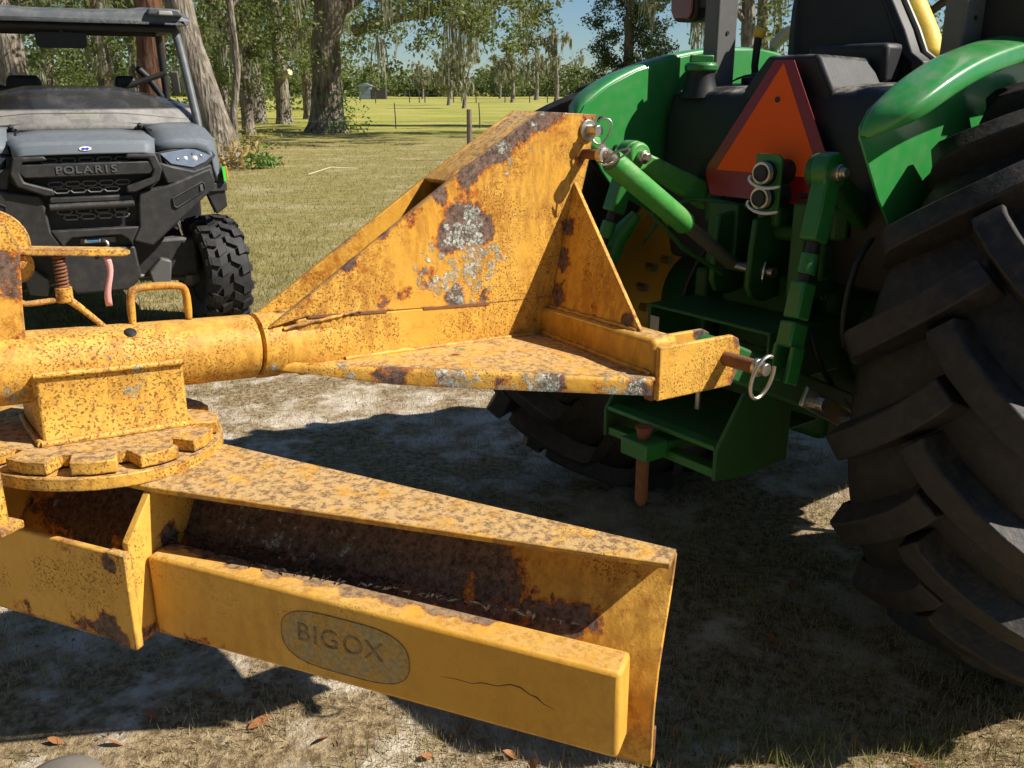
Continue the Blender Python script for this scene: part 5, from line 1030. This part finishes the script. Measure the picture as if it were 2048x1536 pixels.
b = MB(); b.prism([(-.20, .62), (.20, .62), (.215, .44), (.15, .36), (-.15, .36), (-.215, .44)], U, .015, .06); up_(b, 'skid_plate', M['plastic'], 0.012)
b = MB(); b.prism([(-.09, .682), (.10, .682), (.10, .648), (-.09, .648)], U, .028, .046); fl = up_(b, 'fairlead', M['gmetal'], 0.004)
b = MB(); b.prism([(-.07, .677), (.02, .677), (.02, .654), (-.07, .654)], U, .022, .029); b.build('rope_guide', M['chrome'], fl, 0.004)
b = MB(); b.tube([(-.055, .02, .667), (.01, .02, .667)], .0075, 10); b.build('rope', M['ropeblue'], fl)
b = MB(); b.tube([(.02, .01, .667), (.045, -.02, .665), (.055, -.025, .645), (.045, -.02, .625), (.03, -.015, .632)], .011, 10); b.build('hook', M['steel'], fl, sub=1)
# wheels
def buggy_tyre():
    b = MB(); R0, W = .335, .27
    b.lathe([(.18, -.10), (.24, -.128), (.29, -.130), (.318, -.112), (.325, -.06), (.326, 0), (.325, .06), (.318, .112), (.29, .130), (.24, .128), (.18, .10), (.17, 0)], (0, 0, 0), (1, 0, 0), 48, closed=True)
    n_ = 18
    for k in range(n_):
        for row, (x0, sk, off, ln) in enumerate(((-.095, .35, 0, .062), (-.034, -.55, .5, .058), (.034, .55, 0, .058), (.095, -.35, .5, .062))):
            t = 2 * math.pi * (k + off) / n_ + random.uniform(-.02, .02)
            out = []
            for (u, v) in ((-.5, -.5), (.5, -.5), (.5, .5), (-.5, .5)):
                out.append((x0 + u * ln + .0, t + (v * .050 + u * ln * sk) / R0))
            ring0 = [(x, (.318 - (.02 if abs(x) > .1 else 0)) * math.cos(a), (.318 - (.02 if abs(x) > .1 else 0)) * math.sin(a)) for x, a in out]
            ring1 = [(x * .96, (.347 - (.014 if abs(x) > .1 else 0)) * math.cos(a), (.347 - (.014 if abs(x) > .1 else 0)) * math.sin(a)) for x, a in out]
            b.loft([ring0, ring1])
        t = 2 * math.pi * k / n_                              # shoulder lugs
        for sx in (-1, 1):
            tt = t + (.0 if sx < 0 else math.pi / n_); pts = []
            for (x, r_) in ((.108, .338), (.137, .315), (.139, .275), (.120, .275)):
                pts.append((x, r_))
            b.loft([[(sx * x, r_ * math.cos(tt + e_), r_ * math.sin(tt + e_)) for x, r_ in pts] for e_ in (-.062, .062)])
    return b
tyre0 = None
for (x, y, st) in ((.695, .40, R(-9)), (-.695, .40, R(-9)), (.68, 2.45, 0), (-.68, 2.45, 0)):
    wh = bpy.data.objects.new('wheel', None); COL.objects.link(wh); wh.parent = utv; wh.location = (x, y, .362); wh.scale = (1.06, 1.06, 1.06); wh.rotation_euler = (0, 0, -st if st else 0); wh.empty_display_size = .1
    if tyre0 is None:
        tyre0 = buggy_tyre().build('tyre', M['rubber2'], wh, sharp=35)
        b = MB(); b.lathe([(.0, .02), (.06, .03), (.10, .0), (.155, .04), (.185, .10), (.19, .10), (.185, -.10), (.15, -.06), (.0, -.02)], (0, 0, 0), (1, 0, 0), 28); rim0 = b.build('rim', M['plastic'], wh)
    else:
        for q in (tyre0, rim0):
            o = q.copy(); COL.objects.link(o); o.parent = wh
            if q is rim0 and x < 0: o.rotation_euler = (0, 0, math.pi)
for s in (1, -1):                                          # suspension
    b = MB(); b.tube([(s * .56, .34, .40), (s * .46, .34, .90)], .016, 10); up_(b, 'shock_rod', M['chrome'], 0)
    b = MB(); b.tube([(s * (.535 - .012 * k / 10 * 8) + .022 * math.cos(k * 1.05), .34 + .022 * math.sin(k * 1.05), .50 + k * .0075) for k in range(40)], .0055, 6); up_(b, 'shock_spring', M['white'], 0)
    for z_, yy in ((.34, .30), (.34, .52), (.50, .40)):
        b = MB(); b.tube([(s * .22, yy, z_ + .05), (s * .58, .40, z_ - .02)], .016, 8); up_(b, 'control_arm', M['gmetal'], 0)
    b = MB(); b.lathe([(0, -.04), (.06, -.04), (.07, .0), (.05, .05), (0, .05)], (s * .545, .40, .345), (1, 0, 0), 14); up_(b, 'hub', M['gmetal'], 0.004)
    b = MB(); b.prism([(.28, .42), (.36, .50), (.42, .48), (.40, .34), (.30, .32)], lambda u, v, t, s=s: Vector((s * u, t, v)), .22, .30); up_(b, 'knuckle', M['gmetal'], 0.01)
# tub, dash, seats, box
b = MB(); b.box((-.60, .30, .36), (.60, 2.9, .62)); up_(b, 'chassis', M['plastic'], 0.03)
b = MB(); b.prism([(-.72, 1.25), (.72, 1.25), (.70, .60), (-.70, .60)], U, .72, .80); up_(b, 'firewall', M['black'], 0.02)
b = MB(); secs = [[(-.70, d_, z_), (-.3, d_, z_ + .03), (.3, d_, z_ + .03), (.70, d_, z_)] for d_, z_ in ((.60, 1.265), (.78, 1.285), (.92, 1.26), (.98, 1.18), (.98, .95))]
b.loft(secs, closed=False, caps=False); up_(b, 'dashboard', M['plastic'], 0, solid=.02)
b = MB(); ring_ = [Vector((.34 + .17 * math.cos(t), 1.02 + .06 * math.sin(t), 1.30 + .15 * math.sin(t))) for t in np.linspace(0, 2 * math.pi, 24)]; b.tube(ring_, .014, 8); up_(b, 'steering_wheel', M['plastic'], 0)
for sx, w_ in ((-.25, .62), (.42, .42)):
    b = MB(); secs = []
    for z_, ww, dd in ((.95, w_, 1.55), (1.12, w_, 1.63), (1.26, w_ * .95, 1.69), (1.33, w_ * .80, 1.72), (1.37, w_ * .40, 1.74), (1.56, w_ * .36, 1.77), (1.60, w_ * .30, 1.78)):
        secs.append([(sx - ww / 2, dd, z_), (sx + ww / 2, dd, z_), (sx + ww / 2, dd + .09, z_), (sx - ww / 2, dd + .09, z_)])
    b.loft(secs); up_(b, 'seat_back', M['black'], 0.02)
    b = MB(); b.box((sx - w_ / 2, 1.10, .80), (sx + w_ / 2, 1.60, .95)); up_(b, 'seat_pad', M['black'], 0.03)
b = MB(); b.prism([(-.74, 1.22), (.74, 1.22), (.74, .80), (-.74, .80)], U, 1.98, 2.90); up_(b, 'cargo_box', M['plastic'], 0.02)
# cab frame and roof
for s in (1, -1):
    b = MB(); b.tube([(s * .735, .62, 1.20), (s * .725, .74, 1.40), (s * .705, .86, 1.68), (s * .690, .95, 1.88), (s * .67, 1.10, 1.92)], .029, 12); up_(b, 'front_pillar', M['roofgrey'], 0, sub=1)
    b = MB(); b.tube([(s * .67, .98, 1.89), (s * .69, 1.85, 1.90)], .026, 10); up_(b, 'roof_rail', M['black'], 0)
    b = MB(); b.tube([(s * .69, 1.85, 1.90), (s * .71, 1.90, 1.5), (s * .70, 1.95, .62)], .028, 10); up_(b, 'rear_pillar', M['black'], 0)
    b = MB(); b.tube([(s * .70, 1.88, 1.40), (s * .58, 1.88, 1.62), (s * .50, 1.88, 1.66)], .030, 10); up_(b, 'head_guard', M['black'], 0, sub=1)
    b = MB(); b.tube([(s * .70, 1.75, 1.62), (s * .35, 1.78, 1.50), (s * .05, 1.80, 1.36)], .020, 8); up_(b, 'seat_belt', M['black'], 0)
    b = MB(); b.bar((s * .665, 1.05, 1.62), (s * .675, 1.08, 1.48), .05, .03); up_(b, 'belt_guide', M['gmetal'], 0.006)
b = MB(); b.tube([(-.69, .965, 1.885), (.69, .965, 1.885)], .026, 10); up_(b, 'front_header', M['black'], 0)
b = MB(); b.tube([(-.69, 1.87, 1.90), (.69, 1.87, 1.90)], .026, 10); up_(b, 'rear_header', M['black'], 0)
b = MB(); b.tube([(-.70, 1.89, 1.42), (-.2, 1.89, 1.38), (.2, 1.89, 1.38), (.70, 1.89, 1.42)], .024, 10); up_(b, 'shoulder_bar', M['black'], 0)
b = MB(); secs = []
for d_, z0, z1, w_ in ((.83, 1.925, 1.945, .74), (.85, 1.915, 1.975, .765), (.95, 1.91, 2.0, .785), (1.4, 1.92, 2.02, .80), (1.9, 1.92, 2.005, .79), (2.0, 1.93, 1.97, .77)):
    top = []
    for k in range(-8, 9):
        f = k / 8; top.append((w_ * f, d_, z1 - .015 * f * f - (.03 if abs(f) > .97 else 0) + (.016 if abs(f) > .56 and abs(f) < .95 else 0) - (.010 if abs(f) < .34 else 0)))
    secs.append(top + [(w_ * f, d_, z0) for f in (.98, .5, 0, -.5, -.98)])
b.loft(secs); roof = up_(b, 'roof', M['roofgrey'], 0.0, sharp=40)
for s in (1, -1):
    b = MB(); b.prism([(.50, 1.955), (.52, 2.0), (.70, 1.995), (.725, 1.95)], lambda u, v, t, s=s: Vector((s * u, t, v)), .80, .90); b.build('roof_scoop', M['roofgrey'], roof, 0.012)
    b = MB(); b.prism([(.57, 1.955), (.575, 1.983), (.655, 1.98), (.66, 1.955)], lambda u, v, t, s=s: Vector((s * u, t, v)), .785, .80); b.build('scoop_plug', M['tubegrey'], roof, 0.006)
b = MB(); b.prism([(-.15, 1.845), (-.14, 1.855), (.14, 1.855), (.15, 1.845), (.145, 1.765), (.12, 1.755), (-.13, 1.755), (-.15, 1.77)], U, 1.0, 1.03); up_(b, 'mirror', M['black'], 0.008)
b = MB(); b.tube([(0, 1.0, 1.85), (0, .98, 1.885)], .012, 8); up_(b, 'mirror_stem', M['black'], 0)
# half windshield: dusty clear plastic
gm, nt, bb_ = newmat('dusty_windshield'); g = G(nt)
bb_.inputs['Base Color'].default_value = (.46, .43, .385, 1); bb_.inputs['Roughness'].default_value = .55
trn = g.n('BsdfTransparent'); trn.inputs[0].default_value = (.80, .84, .90, 1); gl = g.n('BsdfGlossy'); gl.inputs['Roughness'].default_value = .04
fr = g.n('Fresnel'); fr.inputs[0].default_value = 1.45; m1 = g.n('MixShader'); m2 = g.n('MixShader')
nt.links.new(g.math('ADD', fr.outputs[0], .03), m1.inputs[0]); nt.links.new(trn.outputs[0], m1.inputs[1]); nt.links.new(gl.outputs[0], m1.inputs[2])
sx_ = g.n('SeparateXYZ'); nt.links.new(g.obj(), sx_.inputs[0])
df = g.math('ADD', g.math('MULTIPLY', g.ramp(sx_.outputs[2], 1.392, 1.375), g.ramp(g.noise(7, 6, .68), .30, .70, .22, .55)), g.math('ADD', .035, g.math('MULTIPLY', g.ramp(g.noise(9, 5, .6), .45, .75), .06))); nt.links.new(df, m2.inputs[0])
nt.links.new(m1.outputs[0], m2.inputs[1]); nt.links.new(bb_.outputs[0], m2.inputs[2]); nt.links.new(m2.outputs[0], nt.nodes['Material Output'].inputs[0])
b = MB(); secs = []
for f in np.linspace(0, 1, 9):
    row = []
    for k in range(-12, 13):
        x = k / 12; tz = 1.525 - .105 * max(0, abs(x) - .35) / .65 if True else 0
        z_ = 1.268 + (tz - 1.268) * f; row.append((.745 * x * (1 - .015 * f), .56 + .10 * x * x + .26 * f - .03 * math.sin(math.pi * f), z_ - .012 * x * x))
    secs.append(row)
b.loft(secs, closed=False, caps=False); ws = up_(b, 'windshield', gm, 0, solid=.005)
b = MB(); b.tube([secs[0][k] for k in range(25)], .006, 6); b.build('windshield_rubber', M['black'], ws)
b = MB(); b.tube([Vector(secs[3][k]) + Vector((0, -.004, 0)) for k in range(25)], .003, 6); b.build('bend_line', M['gmetal'], ws)
for x in (-.36, .36):
    b = MB(); b.lathe([(0, .02), (.012, .018), (.012, 0), (.018, -.004), (.018, -.012), (0, -.012)], (x, .565, 1.288), (0, -1, .5), 12); b.build('clamp_knob', M['black'], ws)
    b = MB(); b.tube([(x + .02, .55, 1.275), (x + .03, .53, 1.272), (x + .035, .30, 1.268)], .006, 6); b.build('clamp_strap', M['black'], ws)
b = MB(); b.prism([(-.155, 1.325), (-.08, 1.325), (-.08, 1.298), (-.155, 1.298)], lambda u, v, t: Vector((u, .60 + (v - 1.27) * 1.0 + t, v)), -.014, -.013); b.build('sticker', M['white'], ws)
